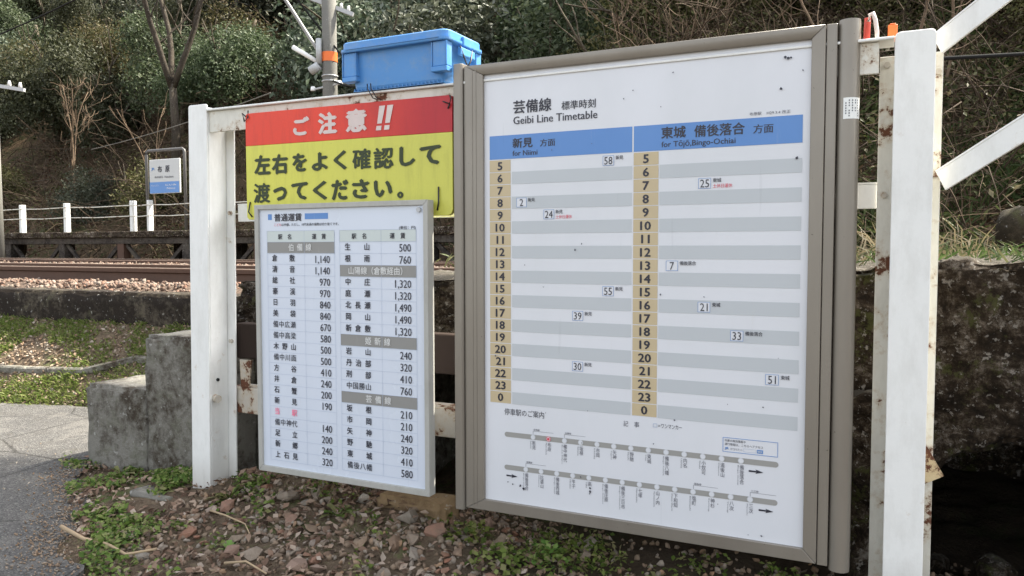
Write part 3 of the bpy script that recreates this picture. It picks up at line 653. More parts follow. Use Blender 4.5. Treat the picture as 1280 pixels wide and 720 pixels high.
def bramble(name, n, xr, yr, L, r, m, lift=.1, arch=.8, dens=None, **k):
    V = []; F = []; off = 0; made = 0
    while made < n:
        x, y = random.uniform(*xr), random.uniform(*yr)
        if dens and dens(x, y) < random.random(): made += .3; continue
        made += 1; z = hillH(x, y)+random.uniform(-.05, lift); p = np.array([x, y, z]); d = np.array([random.gauss(0, .6), random.gauss(-.1, .6), random.uniform(.2, 1.3)]); d /= np.linalg.norm(d)
        l = L*random.uniform(.4, 1.3)/5; pts = [p]
        for i in range(5):
            d = d+np.array([random.gauss(0, .25), random.gauss(0, .25), random.gauss(-arch*.35, .2)]); d /= np.linalg.norm(d); pts.append(pts[-1]+d*l)
        a = np.cross(d, [0, 0, 1.]); a /= np.linalg.norm(a)+1e-6; b = np.cross(a, d)
        rr = r*random.uniform(.6, 1.5)
        for i, q in enumerate(pts):
            ri = rr*(1-.12*i)
            for t in (0, 2.09, 4.19): V.append(q+(a*math.cos(t)+b*math.sin(t))*ri)
        for i in range(5):
            o_ = off+i*3
            for kk in range(3): F.append((o_+kk, o_+3+kk, o_+3+(kk+1) % 3, o_+(kk+1) % 3))
        off += 18
    return tag(link(name, np_mesh(name, V, F), M[m]), kind='stuff', **k)
bramble('dry_brambles', 4200, (-25, -4), (9.8, 17), 1.3, .007, 'twig', dens=lambda a, b: .35+1.2*nz(a, b, .4, 21), label='pale dry bramble stems tangled over the left slope', cat='brambles')
bramble('dark_brambles', 1600, (-25, 6), (9.8, 19), 2.0, .014, 'twig_dark', lift=.8, arch=.5, label='dark bare twigs rising through the slope undergrowth', cat='twigs')
bramble('bank_brambles', 3600, (-3.5, 4.5), (5.3, 11.5), 1.0, .0045, 'twig', label='pale dry stems tangled over the bank at right', cat='brambles', dens=lambda a, b: .75)
bramble('bank_dark_twigs', 700, (-2, 4.5), (5.5, 10), 1.5, .009, 'twig_dark', lift=.5, arch=.5, label='dark twigs and vines standing on the right bank', cat='twigs')
def grass_field(name, n, region, zf, L, wd, m, lean=.5, T=(0, 1), parent=None, **k):
    x = rng.uniform(region[0], region[1], n); y = rng.uniform(region[2], region[3], n)
    if 'dens' in k:
        dens = k.pop('dens'); kp = np.array([dens(a, b) for a, b in zip(x, y)]) > rng.random(n); x, y = x[kp], y[kp]
    n = len(x); z = np.array([zf(a, b) for a, b in zip(x, y)]); p = np.stack([x, y, z], 1); l = rng.uniform(.45, 1.25, (n, 1))*L
    d = unit(np.stack([rng.normal(0, lean, n), rng.normal(0, lean, n), np.ones(n)], 1)); h = unit(np.stack([rng.normal(size=n), rng.normal(size=n), np.zeros(n)], 1)); sd = np.cross(d, h); sd = unit(sd)
    w_ = wd*rng.uniform(.6, 1.3, (n, 1)); mid = p+d*l*.55; tip = p+d*l*.85+h*l*.4-np.array([0, 0, 1])*l*.06
    V = np.stack([p-sd*w_*.5, p+sd*w_*.5, mid+sd*w_*.5, mid-sd*w_*.5, tip], 1).reshape(-1, 3); i = np.arange(n)*5
    F = np.concatenate([np.stack([i, i+1, i+2], 1), np.stack([i, i+2, i+3], 1), np.stack([i+3, i+2, i+4], 1)])
    t = rng.uniform(T[0], T[1], n); return tag(link(name, np_mesh(name, V, F, np.concatenate([t]*3)), M[m], parent), kind='stuff', **k)
grass_field('bank_grass', 15000, (-1.5, 3.6, 5.0, 8.6), hillH, .34, .018, 'grass', .7, (0, .6), dens=lambda a, b: .25+1.6*nz(a, b, 1.4, 6), label='mixed green and straw grass on the right bank', cat='grass')
slabtop = lambda x, y: 1.262+.075*sm(x, -1.6, 1.4)+.032*sm(x, 1.0, 1.3)
grass_field('slab_grass', 1500, (.6, 3.4, .40, 1.9), slabtop, .10, .006, 'grass', .9, (0, .8), label='short dry grass growing along the slab top', cat='grass')
grass_field('straw_tuft', 500, (.6, 1.6, 1.0, 2.4), lambda a, b: slabtop(a, b)-.03 if b < 1.7 else 1.12, .26, .006, 'grass', .7, (.72, 1), label='straw coloured grass seen between the board and the right post', cat='grass')
def bamboo(name, n, xr, yr, **k):
    c = rng.uniform(0, 1, (n, 2))*[xr[1]-xr[0], yr[1]-yr[0]]+[xr[0], yr[0]]; kp = np.array([.2+2.*nz(a, b, .9, 55) for a, b in c]) > rng.random(n); c = c[kp]; per = 9
    x = np.repeat(c[:, 0], per)+rng.normal(0, .09, len(c)*per); y = np.repeat(c[:, 1], per)+rng.normal(0, .09, len(c)*per); z = np.array([hillH(a, b) for a, b in zip(x, y)])+rng.uniform(.08, .5, len(x))
    Nn = unit(rng.normal(size=(len(x), 3))*.6+np.array([0, -.5, .7])); V, F = leaf_cloud(np.stack([x, y, z], 1), Nn, rng.uniform(.6, 1.3, len(x))*.17, .2, .17, droop=.5)
    T = rng.random(len(x))**1.5; return tag(link(name, np_mesh(name, V, F, np.concatenate([T, T])), M['bamboo']), kind='stuff', **k)
M['bamboo'] = leafm('bamboo', [(.035, .06, .018), (.06, .095, .03), (.09, .13, .045), (.16, .17, .08)], .3, .5)
bamboo('bamboo_grass', 2600, (-3, 4.2), (4.9, 9.5), label='low bamboo grass with long green leaves on the right bank', cat='bamboo grass')
slope_leaves('bank_leaves', 22000, (-2.5, 4), (5.3, 11), 'leaf_dry', .05, .25, lambda a, b: .8, label='brown dead leaves caught among the stems of the right bank', cat='leaf litter')
slope_leaves('bank_bush_leaves', 60000, (-3, 4.5), (5.8, 11.5), 'leaf_olive', .06, .9, lambda a, b: .15+2.2*nz(a, b, .8, 33), label='dull green low bushes on the right bank', cat='undergrowth')
# boulder on the bank
bo = HULL[5].copy(); bo.materials.clear(); bmm = bmesh.new(); bmm.from_mesh(bo); bmesh.ops.subdivide_edges(bmm, edges=bmm.edges[:], cuts=3, use_grid_fill=True, smooth=.8)
for v in bmm.verts: v.co += v.normal*.05*noise.fractal(v.co*5, 1, 2, 4)
bmm.to_mesh(bo); bmm.free(); bo.polygons.foreach_set('use_smooth', [True]*len(bo.polygons))
o = link('boulder', bo, M['boulder'], None, (2.2, 4.9, 1.46), (.3, 1.2, .4)); o.scale = (.62, .5, .62); tag(o, 'mossy brown boulder on the bank above the slab at right', 'boulder')
# local weeds, litter
def mask_edge(a, b):   # green strip along the path edge and below the steps
    e = -1.0*(b-(.06-(a+2.23)*.62))   # signed offset from the path edge line
    return .95 if -.5 < e < .04 else 0
def near_ok(a, b):
    edge = (b-(-.02-(a+2.23)*.62))
    return 1 if edge > 0 else 0
def clover(name, n, region, zf, m, leaf, lift, dens, parent=None, **k):
    x = rng.uniform(region[0], region[1], n); y = rng.uniform(region[2], region[3], n); kp = np.array([dens(a, b) for a, b in zip(x, y)]) > rng.random(n); x, y = x[kp], y[kp]
    z = np.array([zf(a, b) for a, b in zip(x, y)])+rng.random(len(x))*lift
    Nn = unit(rng.normal(size=(len(x), 3))*.5+np.array([0, -.1, 1])); V, F = leaf_cloud(np.stack([x, y, z], 1), Nn, rng.uniform(.5, 1.3, len(x))*leaf, .3, .6, droop=.1)
    T = rng.random(len(x)); return tag(link(name, np_mesh(name, V, F, np.concatenate([T, T])), M[m], parent), kind='stuff', **k)
clover('ground_weeds', 34000, (-2.7, -.9, -.72, .5), G, 'weed', .026, .035, lambda a, b: near_ok(a, b)*np.clip(.16+2.6*nz(a, b, 4.2, 9), 0, 1)*(1.2-.95*sm(a, -1.5, -1.0)), label='small bright weeds between the path edge and the white post', cat='weeds')
clover('board_weeds', 9000, (-1.0, 1.3, -.35, .35), G, 'weed', .022, .05, lambda a, b: np.clip(-.28+3.2*nz(a, b, 2.6, 19)+.55*sm(a, -.3, 0)*(1-sm(a, .7, 1.2)), 0, 1)*.9, label='bright weeds growing in the rubble under the timetable', cat='weeds')
clover('fallen_leaves', 7000, (-2.6, .2, -.75, .35), lambda a, b: G(a, b)+.006, 'litter', .034, .02, lambda a, b: near_ok(a, b)*np.clip(.55+1.2*nz(a, b, 2.2, 29), 0, 1)*(1-.6*sm(a, -1.0, -.3)), label='curled brown leaves scattered over the ground by the path', cat='leaf litter')
clover('path_litter', 260, (-3.4, -1.0, -.9, .4), lambda a, b: .326, 'litter', .012, .002, lambda a, b: 1-near_ok(a, b), label='crumbs of leaf and bark on the asphalt', cat='leaf litter')
bankd = lambda a, b: .9*sm(b, ybank(a)-.05, ybank(a)+.05)
grass_field('bank_lawn', 70000, (-7.5, -2.45, .92, 1.70), G, .045, .006, 'weed', .9, (.2, .85), dens=lambda a, b: bankd(a, b)*np.clip(.6+2.2*nz(a, b, 2.0, 7)+.5*(1-sm(b, ybank(a)+.1, ybank(a)+.35)), 0, 1), label='thin bright grass on the bank below the low wall', cat='grass')
clover('bank_litter', 5200, (-7.5, -2.45, .95, 1.70), G, 'litter', .03, .015, lambda a, b: bankd(a, b)*.8, label='dead leaves on the bank below the low wall', cat='leaf litter')

def weed_plant(x, y, r, n_, lab, broad=.3, hgt=.5):
    V = []; F = []; rnd = random.Random(int(x*1000)+n_)
    for i in range(n_):
        a = rnd.uniform(0, 6.28); el = rnd.uniform(.15, 1.2); l = r*rnd.uniform(.6, 1.15); d = Vector((math.cos(a)*math.cos(el), math.sin(a)*math.cos(el), math.sin(el)*hgt*1.6)); sd = Vector((-math.sin(a), math.cos(a), 0))*l*broad*.5
        b_ = Vector((0, 0, 0)); mid = b_+d*l*.5; m2 = b_+d*l*.8-Vector((0, 0, l*.08)); tip = b_+d*l-Vector((0, 0, l*.25)); k = len(V)
        V += [b_, mid-sd*.8+Vector((0, 0, l*.03)), mid, mid+sd*.8+Vector((0, 0, l*.03)), m2-sd, m2+sd, tip]; F += [(k, k+1, k+2), (k, k+2, k+3), (k+1, k+4, k+2), (k+2, k+5, k+3), (k+4, k+6, k+2), (k+2, k+6, k+5)]
    T = np.repeat(np.random.default_rng(n_).random(n_), 6)
    o = link('weed_plant', np_mesh('weed_plant', V, np.array(F), T), M['weed'], None, (x, y, G(x, y)-.005)); return tag(o, lab, 'weed')
weed_plant(-.64, .00, .085, 26, 'bright green leafy weed in the stones below the fare board')
weed_plant(-1.17, -.03, .10, 30, 'fern like green weed at the right foot of the left white post', .16)
weed_plant(-.90, -.30, .065, 18, 'small pale green weed at the lower left among the stones')
weed_plant(-2.03, .13, .10, 30, 'leafy green weed at the foot of the concrete steps', .22)
weed_plant(-1.50, -.30, .06, 20, 'low green tuft among leaves between the path and the post', .2)
weed_plant(-1.92, -.02, .07, 22, 'light green tuft on the broken asphalt edge', .25)
def leaf_clump(x, y, r, n_, lab, h=.07, lf=.024):
    a = rng.uniform(0, 6.28, n_); q = rng.random(n_)**.6*r; zz = rng.uniform(.2, 1, n_)*h*(1-(q/r)**2*.6)
    C = np.stack([x+np.cos(a)*q, y+np.sin(a)*q, np.array([G(x, y)]*n_)+zz], 1); Nn = unit(rng.normal(size=(n_, 3))*.45+np.array([0, -.25, 1])); V, F = leaf_cloud(C, Nn, rng.uniform(.6, 1.3, n_)*lf, .15, .8, droop=.05)
    T = rng.random(n_); o = link('weed_plant', np_mesh('weed_plant', V, F, np.concatenate([T, T])), M['weed']); return tag(o, lab, 'weed')
leaf_clump(-.10, .06, .10, 110, 'clump of small rounded green leaves under the left corner of the timetable')
leaf_clump(.06, -.03, .11, 120, 'rounded leaf clump under the timetable, nearest the bottom of the picture')
leaf_clump(.20, .06, .08, 70, 'small rounded leaf clump in the shade under the timetable')
weed_plant(-.28, .14, .07, 24, 'small leafy weed right of the brown stone block', .5)
# fallen sticks
def stick(pts, r, lab):
    o = MB().tube([(x, y, G(x, y)+.03+dz) for x, y, dz in pts], r, 7, r_end=r*.5).build('stick', M['stick'], smooth=True); return tag(o, lab, 'stick')
stick([(-1.56, -.49, .02), (-1.42, -.50, .0), (-1.30, -.49, -.01), (-1.18, -.51, 0), (-1.05, -.49, .02)], .008, 'long bent pale stick lying across the path edge')
stick([(-1.14, -.16, .0), (-1.02, -.2, .02), (-.93, -.19, .0), (-.86, -.24, .01)], .004, 'thin twig lying on the stones below the fare board')
stick([(-.8, -.42, .0), (-.72, -.40, .015), (-.6, -.43, 0)], .005, 'short pale twig among the stones at the bottom')

# ------------------------------------------------------------ white steel fence carrying the boards
fence = empty('steel_fence', (0, 0, 0), label='white painted steel frame fence holding the notice boards', cat='fence')
def rplate(x0, x1, z0, z1, r=.012, corners=(1, 1)):
    P = [(x0, z0), (x1, z0)]
    if corners[1]: P += [(x1, z1-r), (x1-r*.3, z1-r*.3), (x1-r, z1)]
    else: P += [(x1, z1)]
    if corners[0]: P += [(x0+r, z1), (x0+r*.3, z1-r*.3), (x0, z1-r)]
    else: P += [(x0, z1)]
    return P
pl = MB().plate(rplate(-1.389, -1.285, .28, 2.008, .008), 0, .009)
pl.v = [(x-.05*(2.0-z)/1.7*.55, y, z) for x, y, z in pl.v]
mb = pl; mb2 = MB().box((-1.294, .0095, .25), (-1.285, .104, 1.995)); mb2.v = [(x-.0275*(2-z)/1.7, y, z) for x, y, z in mb2.v]
k = len(mb.v); mb.v += mb2.v; mb.f += [tuple(i+k for i in f) for f in mb2.f]
leftpost = mb.build('post', M['white_paint'], fence, bevel=.002)
mb = MB().box((-1.30, .106, .25), (-1.243, .114, 1.93)); mb.v = [(x-.0275*(2-z)/1.7, y, z) for x, y, z in mb.v]
mb.build('backing_angle', M['white_paint'], fence, bevel=.0015)
MB().plate(rplate(1.250, 1.349, .12, 1.996, .012), 0, .009).build('post', M['white_paint'], fence, bevel=.002)
MB().box((1.296, .0095, .12), (1.304, .10, 1.96)).build('post_web', M['white_paint'], fence)
MB().plate([(1.213, .12), (1.372, .12), (1.372, 1.955), (1.213, 1.955)], .102, .11).build('backing_angle', M['cream_paint'], fence, bevel=.0015)
# top rail: an angle with its flange turned back
MB().box((-1.285, .012, 1.892), (1.212, .020, 1.978)).build('top_rail', M['cream_paint'], fence, bevel=.002)
MB().box((-1.285, -.004, 1.9785), (1.249, .10, 1.986)).build('rail_flange', M['white_paint'], fence, bevel=.0015)
MB().box((-1.243, .118, 1.528), (1.213, .126, 1.598)).build('middle_rail', M['white_paint'], fence, bevel=.002)
MB().box((-1.243, .118, 1.5985), (1.225, .17, 1.604)).build('rail_flange', M['white_paint'], fence)
MB().box((-1.28, .13, .944), (1.04, .19, 1.094)).build('lower_beam', M['brown_steel'], fence, bevel=.004)
MB().box((-1.30, .12, .708), (1.04, .135, .820)).build('lower_rail', M['rusty_white'], fence, bevel=.003)
MB().box((-1.30, .1355, .8145), (1.04, .20, .8205)).build('rail_flange', M['rusty_white'], fence)
MB().plate([(-1.245, .822), (-1.20, .822), (-1.185, .94), (-1.25, .94)], .119, .127).build('bracket', M['rusty_white'], fence)
MB().plate([(1.345, .742), (1.40, .775), (1.358, .852), (1.345, .86)], .095, .101).build('gusset', M['tan_paint'], fence)
MB().tube([(-1.305, .03, .785), (-1.275, .02, .784)], .016, 12).build('pipe_stub', M['rusty_white'], fence)
MB().tube([(-1.306, .045, .86), (-1.2975, .045, .86)], .007, 10).build('bolt_hole', M['wire'], fence)
for z in (1.42, .95, 1.86): MB().tube([(1.3, -.003, z-.3), (1.3, .002, z-.3)], .004, 8)
for x, z in ((1.232, 1.93), (1.232, 1.565), (-1.262, 1.565), (-1.262, 1.02), (1.36, 1.90), (1.36, 1.62)):
    MB().tube([(x-.0275*(2-z)/1.7*(x < 0), .1055 if x < 0 else .1015, z), (x-.0275*(2-z)/1.7*(x < 0), .094, z)], .009, 6).build('bolt', M['rusty_white'], fence)
# rising handrails to the right
bd = Vector((.726, -.496, .477))
for (x, z, t0, lab) in ((1.335, 1.962, 0, None), (1.352, 1.597, 0, None)):
    p = Vector((x+.018, .045, z)); q = p+bd*1.75; mb = MB().beam(p, q, .007, .062)
    n2 = bd.cross(Vector((0, 0, 1))).normalized(); upb = n2.cross(bd)
    mb.beam(p+upb*.028-n2*.02, q+upb*.028-n2*.02, .05, .006)
    mb.build('sloping_rail', M['white_paint'], fence, bevel=.0012)
px, py = 1.353+bd.x*1.6, .045+bd.y*1.6+.03
MB().box((px-.04, py-.004, .1), (px+.04, py+.004, 2.7)).box((px-.04, py+.0045, .1), (px-.032, py+.08, 2.7)).build('post', M['white_paint'], fence, bevel=.0015)

# ------------------------------------------------------------ timetable board
tb = empty('timetable_board', (0, 0, 0), label='large timetable board in a bronze metal frame between the white posts', cat='notice board')
sheet_ = MB().box((-.004, .001, .54), (1.044, .012, 2.004)).build('sheet', M['sheet_white'], tb)
def mitre(name, P, y0, y1, m, par, bev=.0015): return MB().plate(P, y0, y1).build(name, M[m], par, bevel=bev)
Fy0, Fy1 = -.012, .045
mitre('top_frame', [(0, 2.0), (1.04, 2.0), (1.0765, 2.0355), (-.068, 2.0355), (-.068, 2.034)][:4], Fy0, Fy1, 'bronze', tb)
mitre('bottom_frame', [(-.068, .506), (1.0765, .506), (1.04, .544), (0, .544)], Fy0, Fy1, 'bronze', tb)
mitre('left_frame', [(-.0685, .5065), (-.0005, .5445), (-.0005, 1.9995), (-.0685, 2.035)], Fy0, Fy1, 'bronze', tb)
mitre('right_frame', [(1.0405, .5445), (1.077, .5065), (1.077, 2.035), (1.0405, 1.9995)], Fy0, Fy1, 'bronze', tb)
for x in (-.028, -.042): MB().box((x, -.0135, .52), (x+.0025, -.0118, 2.02)).build('bead', M['bronze'], tb)
MB().box((1.079, -.008, .503), (1.107, .04, 2.036)).build('side_strip', M['bronze'], tb, bevel=.0015)
MB().box((-.077, -.002, .503), (-.070, .04, 2.036)).build('side_strip', M['bronze'], tb)
def halfround(cx, r, z0, z1, yoff=0, flatx=0):
    P = [(cx+r*math.cos(t), yoff-r*.95*math.sin(t)) for t in np.linspace(0, math.pi, 18)]+[(cx-r, .05), (cx+r, .05)]; return P
mb = MB().prism(halfround(1.1365, .028, 0, 0, .012), .492, 2.044); mb.build('side_pole', M['bronze'], tb)
tb.children[-1].data.polygons.foreach_set('use_smooth', [len(p.vertices) == 4 for p in tb.children[-1].data.polygons])
MB().prism([(-.118, -.004), (-.112, -.014), (-.086, -.014), (-.079, -.006), (-.079, .05), (-.118, .05)], .495, 2.046).build('side_pole', M['bronze'], tb, bevel=.0015)
pr = Print(tb, .001)
B = pr
B.rect('header', 'head_blue', .0196, .5195, 1.7145, 1.7935); B.rect('header', 'head_blue', .5245, 1.0196, 1.7145, 1.7935)
hours = [str(h) for h in list(range(5, 24))+[0]]; zt0, pit_ = 1.7125, (1.7125-.8848)/20
for i, h in enumerate(hours):
    za, zb_ = zt0-pit_*i-.0012, zt0-pit_*(i+1)+.0012
    for x0, x1 in ((.0196, .0985), (.5245, .6035)):
        B.rect('hour_cells', 'hour_tan', x0, x1, zb_, za)
        V, _ = glyph(h, .03); B.nat('hour_numbers', 'ink', h, (x0+x1)/2, (za+zb_)/2-.0130, .0262, 'C', .030, 1.12)
    if i % 2:
        B.rect('stripes', 'band_grey', .103, .5195, zb_-.001, za+.001); B.rect('stripes', 'band_grey', .607, 1.0196, zb_-.001, za+.001)
B.text('title', 'ink', '芸備線', .109, .247, 1.862, 1.906, .02); B.text('title', 'ink', '標準時刻', .282, .399, 1.862, 1.890, .012)
B.text('title', 'ink', 'Geibi Line Timetable', .109, .405, 1.8275, 1.853, .012)
B.text('header_text', 'ink', '新見', .106, .180, 1.749, 1.782, .025); B.text('header_text', 'ink', '方面', .206, .260, 1.749, 1.773, .015); B.text('header_text', 'ink', 'for Niimi', .106, .197, 1.7235, 1.7405, .012)
B.text('header_text', 'ink', '東城', .611, .687, 1.749, 1.785, .025); B.text('header_text', 'ink', '備後落合', .712, .860, 1.748, 1.784, .02); B.text('header_text', 'ink', '方面', .884, .940, 1.748, 1.774, .015)
B.text('header_text', 'ink', 'for Tōjō,Bingo-Ochiai', .612, .834, 1.7185, 1.7415, .012)
B.text('revision_note', 'ink_soft', '布原駅', .873, .906, 1.800, 1.810, 0); B.text('revision_note', 'ink_soft', 'H29.3.4 改正', .921, .986, 1.800, 1.810, 0)
deps = [('58', .442, 0, '新見', 0), ('2', .139, 3, '新見', 0), ('24', .238, 4, '新見', 1), ('55', .443, 10, '新見', 0), ('39', .340, 12, '新見', 0), ('30', .340, 16, '新見', 0),
        ('25', .745, 2, '東城', 1), ('7', .648, 8, '備後落合', 0), ('21', .747, 11, '東城', 0), ('33', .845, 13, '備後落合', 0), ('51', .947, 16, '東城', 0)]
for t, x, row, dest, hol in deps:
    zc = zt0-pit_*(row+.5)
    B.rect('departure_boxes', 'sheet_white', x-.0185, x+.0185, zc-.0155, zc+.0155, 1.5); B.frame('departure_boxes', 'ink_blue', x-.0185, x+.0185, zc-.0155, zc+.0155, .0011, 2)
    B.nat('departure_times', 'ink', t, x, zc-.0120, .0240, 'C', .002, .86, 3)
    L = len(dest); B.kan('destinations', 'ink', dest, x+.024, x+.024+.0125*L, zc+.002, .0125, .01, 3)
    if hol: B.kan('holiday_note', 'ink_red', '土休日運休', x+.024, x+.024+.0115*5, zc-.0145, .0120, 0, 3)
B.text('route_title', 'ink', '停車駅のご案内', .074, .221, .846, .869, .0); B.text('note_title', 'ink_soft', '記', .497, .512, .848, .866); B.text('note_title', 'ink_soft', '事', .532, .548, .848, .866)
B.frame('note_title', 'line_blue', .593, .606, .8545, .8665, .0015); B.text('note_title', 'ink', '=', .609, .616, .858, .8625); B.text('note_title', 'ink', 'ワンマンカー', .619, .684, .854, .868, 0)
for z, a, b in ((.779, .074, .969), (.665, .073, .968)):
    B.poly('route_line', 'route_grey', [(b-.0085+.0085*math.sin(t), z-.0085*math.cos(t)) for t in np.linspace(0, math.pi, 10)]+[(a+.0085-.0085*math.sin(t), z+.0085*math.cos(t)) for t in np.linspace(0, math.pi, 10)], 1)
L1 = ['新見', '布原', '備中神代', '坂根', '市岡', '矢神', '野馳', '東城', '備後八幡', '内名', '小奴可', '道後山', '備後落合']
R1 = ['Niimi', 'Nunohara', 'Bitchū-Kōjiro', 'Sakane', 'Ichioka', 'Yagami', 'Nochi', 'Tōjō', 'Bingo-Yawata', 'Uchina', 'Onuka', 'Dōgoyama', 'Bingo-Ochiai']
L2 = ['備後落合', '比婆山', '備後西城', '平子', '高', '備後庄原', '備後三日市', '七塚', '山ノ内', '下和知', '塩町', '神杉', '八次', '三次']
R2 = ['Bingo-Ochiai', 'Hibayama', 'Bingo-Saijō', 'Hirako', 'Taka', 'Bingo-Shōbara', 'Bingo-Mikkaichi', 'Nanatsuka', 'Yamanouchi', 'Shimo-Wachi', 'Shiomachi', 'Kamisugi', 'Yatsugi', 'Miyoshi']
for z, Ls, Rs, x0, dx in ((.779, L1, R1, .181, (.862-.181)/12), (.6655, L2, R2, .154, (.890-.154)/13)):
    for i, (a, b) in enumerate(zip(Ls, Rs)):
        x = x0+dx*i; B.disc('station_dots', 'sheet_white', x, z, .0088, 2)
        if a == '布原': B.disc('station_dots', 'ink_red', x, z, .0085, 3); B.disc('station_dots', 'sheet_white', x, z, .0068, 4); B.disc('station_dots', 'ink_red', x, z, .0048, 5)
        else: B.disc('station_dots', 'band_grey', x, z, .0081, 2.5); B.disc('station_dots', 'sheet_white', x, z, .0072, 3)
        B.ver('station_names', 'ink_soft', a, x+.003, z-.012, .0145, .0125, 0)
        B.text('station_names', 'ink_soft', b, x-.0105, x-.0062, z-.014-.0050*len(b), z-.014, -.01, 2, rot=1)
for (x, z, t) in ((.181, .779, '伯備線'), (.294, .779, '伯備線'), (.154, .6655, '芸備線'), (.721, .6655, '福塩線'), (.890, .6655, '三江線')):
    B.rect('branch_lines', 'ink_soft', x-.0005, x+.0005, z+.009, z+.021); B.rect('branch_lines', 'ink_soft', x, x+.074, z+.0205, z+.0213); B.text('branch_lines', 'ink_soft', t, x+.002, x+.024, z+.0225, z+.0295)
for x, z in ((.102, .6365), (.906, .7515), (.936, .6375)):
    B.poly('arrows', 'ink', [(x-.021, z-.0028), (x+.001, z-.0022), (x-.002, z-.0065), (x+.021, z), (x-.002, z+.0065), (x+.001, z+.0022), (x-.021, z+.0028)])
B.frame('web_notice', 'ink_blue', .808, .967, .8015, .8455, .0014)
B.text('web_notice', 'ink', '列車の時刻情報や', .814, .875, .8325, .8405); B.text('web_notice', 'ink', '運行情報は、こちらへアクセス', .814, .925, .8215, .8295)
B.text('web_notice', 'ink_blue', 'JR', .814, .826, .808, .8165, .03); B.text('web_notice', 'ink_soft', 'おでかけネット', .831, .866, .808, .8155); B.frame('web_notice', 'line_blue', .869, .906, .807, .817, .0008); B.rect('web_notice', 'ink_blue', .908, .925, .8065, .8175, 1)
B.text('web_notice', 'ink_white', '検索', .910, .923, .8085, .8155, 0, 2)
for _ in range(26):      # specks and droppings on the cover sheet
    x, z = random.uniform(.02, 1.03), random.uniform(.55, 1.99); r = random.uniform(.0012, .003)
    B.poly('dirt_specks', 'ink_soft', [(x+r*random.uniform(.5, 1.4)*math.cos(t), z+r*random.uniform(.5, 1.8)*math.sin(t)) for t in np.linspace(0, 5.6, 7)], 6)
for x, z, r in ((.386, .633, .0035), (.386, .622, .0045), (.384, .614, .002), (.135, .607, .004), (.147, .600, .0045), (.088, .615, .0025), (.106, .610, .003), (.978, 1.955, .005), (.97, 1.958, .004), (.985, 1.956, .003), (.96, 1.87, .004), (1.005, 1.672, .004), (.025, 1.983, .002), (.035, 1.982, .002)):
    B.poly('dirt_specks', 'ink', [(x+r*random.uniform(.6, 1.2)*math.cos(t), z+r*random.uniform(.5, 1.5)*math.sin(t)) for t in np.linspace(0, 5.6, 7)], 6)
B.done()
# inventory sticker on the right pole, following its curve
mb = MB(); n_ = 8
for i in range(n_+1):
    t = R(20+108*i/n_)-R(15); mb.v += [(1.1365+.0287*math.cos(t), .012-.0287*.95*math.sin(t), z) for z in (1.771, 1.829)]
for i in range(n_): mb.f.append((2*i, 2*i+1, 2*i+3, 2*i+2))
stk = mb.build('sticker', M['sticker'], tb)
mb = MB()
for c_ in range(5):
    for r_ in range(7):
        if random.random() < .25: continue
        t = R(28+c_*17); x, y = 1.1365+.0292*math.cos(t), .012-.0292*.95*math.sin(t); z = 1.777+r_*.007; dx, dy = -math.sin(t)*.003, -math.cos(t)*.003
        n = len(mb.v); mb.v += [(x, y, z), (x+dx, y+dy, z), (x+dx, y+dy, z+.004), (x, y, z+.004)]; mb.f.append((n, n+1, n+2, n+3))
mb.build('sticker_marks', M['ink_soft'], stk)

# ------------------------------------------------------------ fare board
fbd = empty('fare_board', (0, 0, 0), label='fare table board with thin metal frame hung below the red and yellow sign', cat='notice board')
Yf = -.06; FX0, FX1, FZ0, FZ1 = -.972, -.187, .543, 1.583; IX0, IX1, IZ0, IZ1 = -.953, -.205, .565, 1.565
MB().box((IX0-.004, Yf+.001, IZ0-.004), (IX1+.004, -.03, IZ1+.004)).build('sheet', M['fare_white'], fbd)
M['alu'] = painted('alu', (.40, .395, .36), rust=.70, dirt=.7, rustcol=(.35, .22, .1), rough=.4)
for nm, P_ in (('top_frame', [(IX0, IZ1), (IX1, IZ1), (FX1, FZ1), (FX0, FZ1)]), ('bottom_frame', [(FX0, FZ0), (FX1, FZ0), (IX1, IZ0), (IX0, IZ0)]),
               ('left_frame', [(FX0-.0005, FZ0), (IX0-.0005, IZ0), (IX0-.0005, IZ1), (FX0-.0005, FZ1)]), ('right_frame', [(IX1+.0005, IZ0), (FX1+.0005, FZ0), (FX1+.0005, FZ1), (IX1+.0005, IZ1)])):
    MB().plate(P_, Yf-.009, -.028).build(nm, M['alu'], fbd, bevel=.001)
MB().tube([(-.225, Yf-.001, 1.549), (-.225, Yf-.008, 1.549)], .0085, 14).build('suction_button', M['galv'], fbd)
pr = Print(fbd, Yf+.001); B = pr
B.rect('blue_marks', 'head_blue', -.911, -.892, 1.5245, 1.5465); B.rect('blue_marks', 'head_blue', -.731, -.622, 1.5245, 1.5465)
B.text('title', 'ink', '普通運賃', -.879, -.745, 1.518, 1.548, .02)
B.text('note', 'ink_red', 'こども', -.880, -.845, 1.5005, 1.511); B.text('note', 'ink', 'は半額。ただし、10円未満の端数は切り捨てです。', -.843, -.573, 1.5000, 1.511, .01)
B.text('note', 'ink', '(単位：円)', -.309, -.240, 1.480, 1.494, .01)
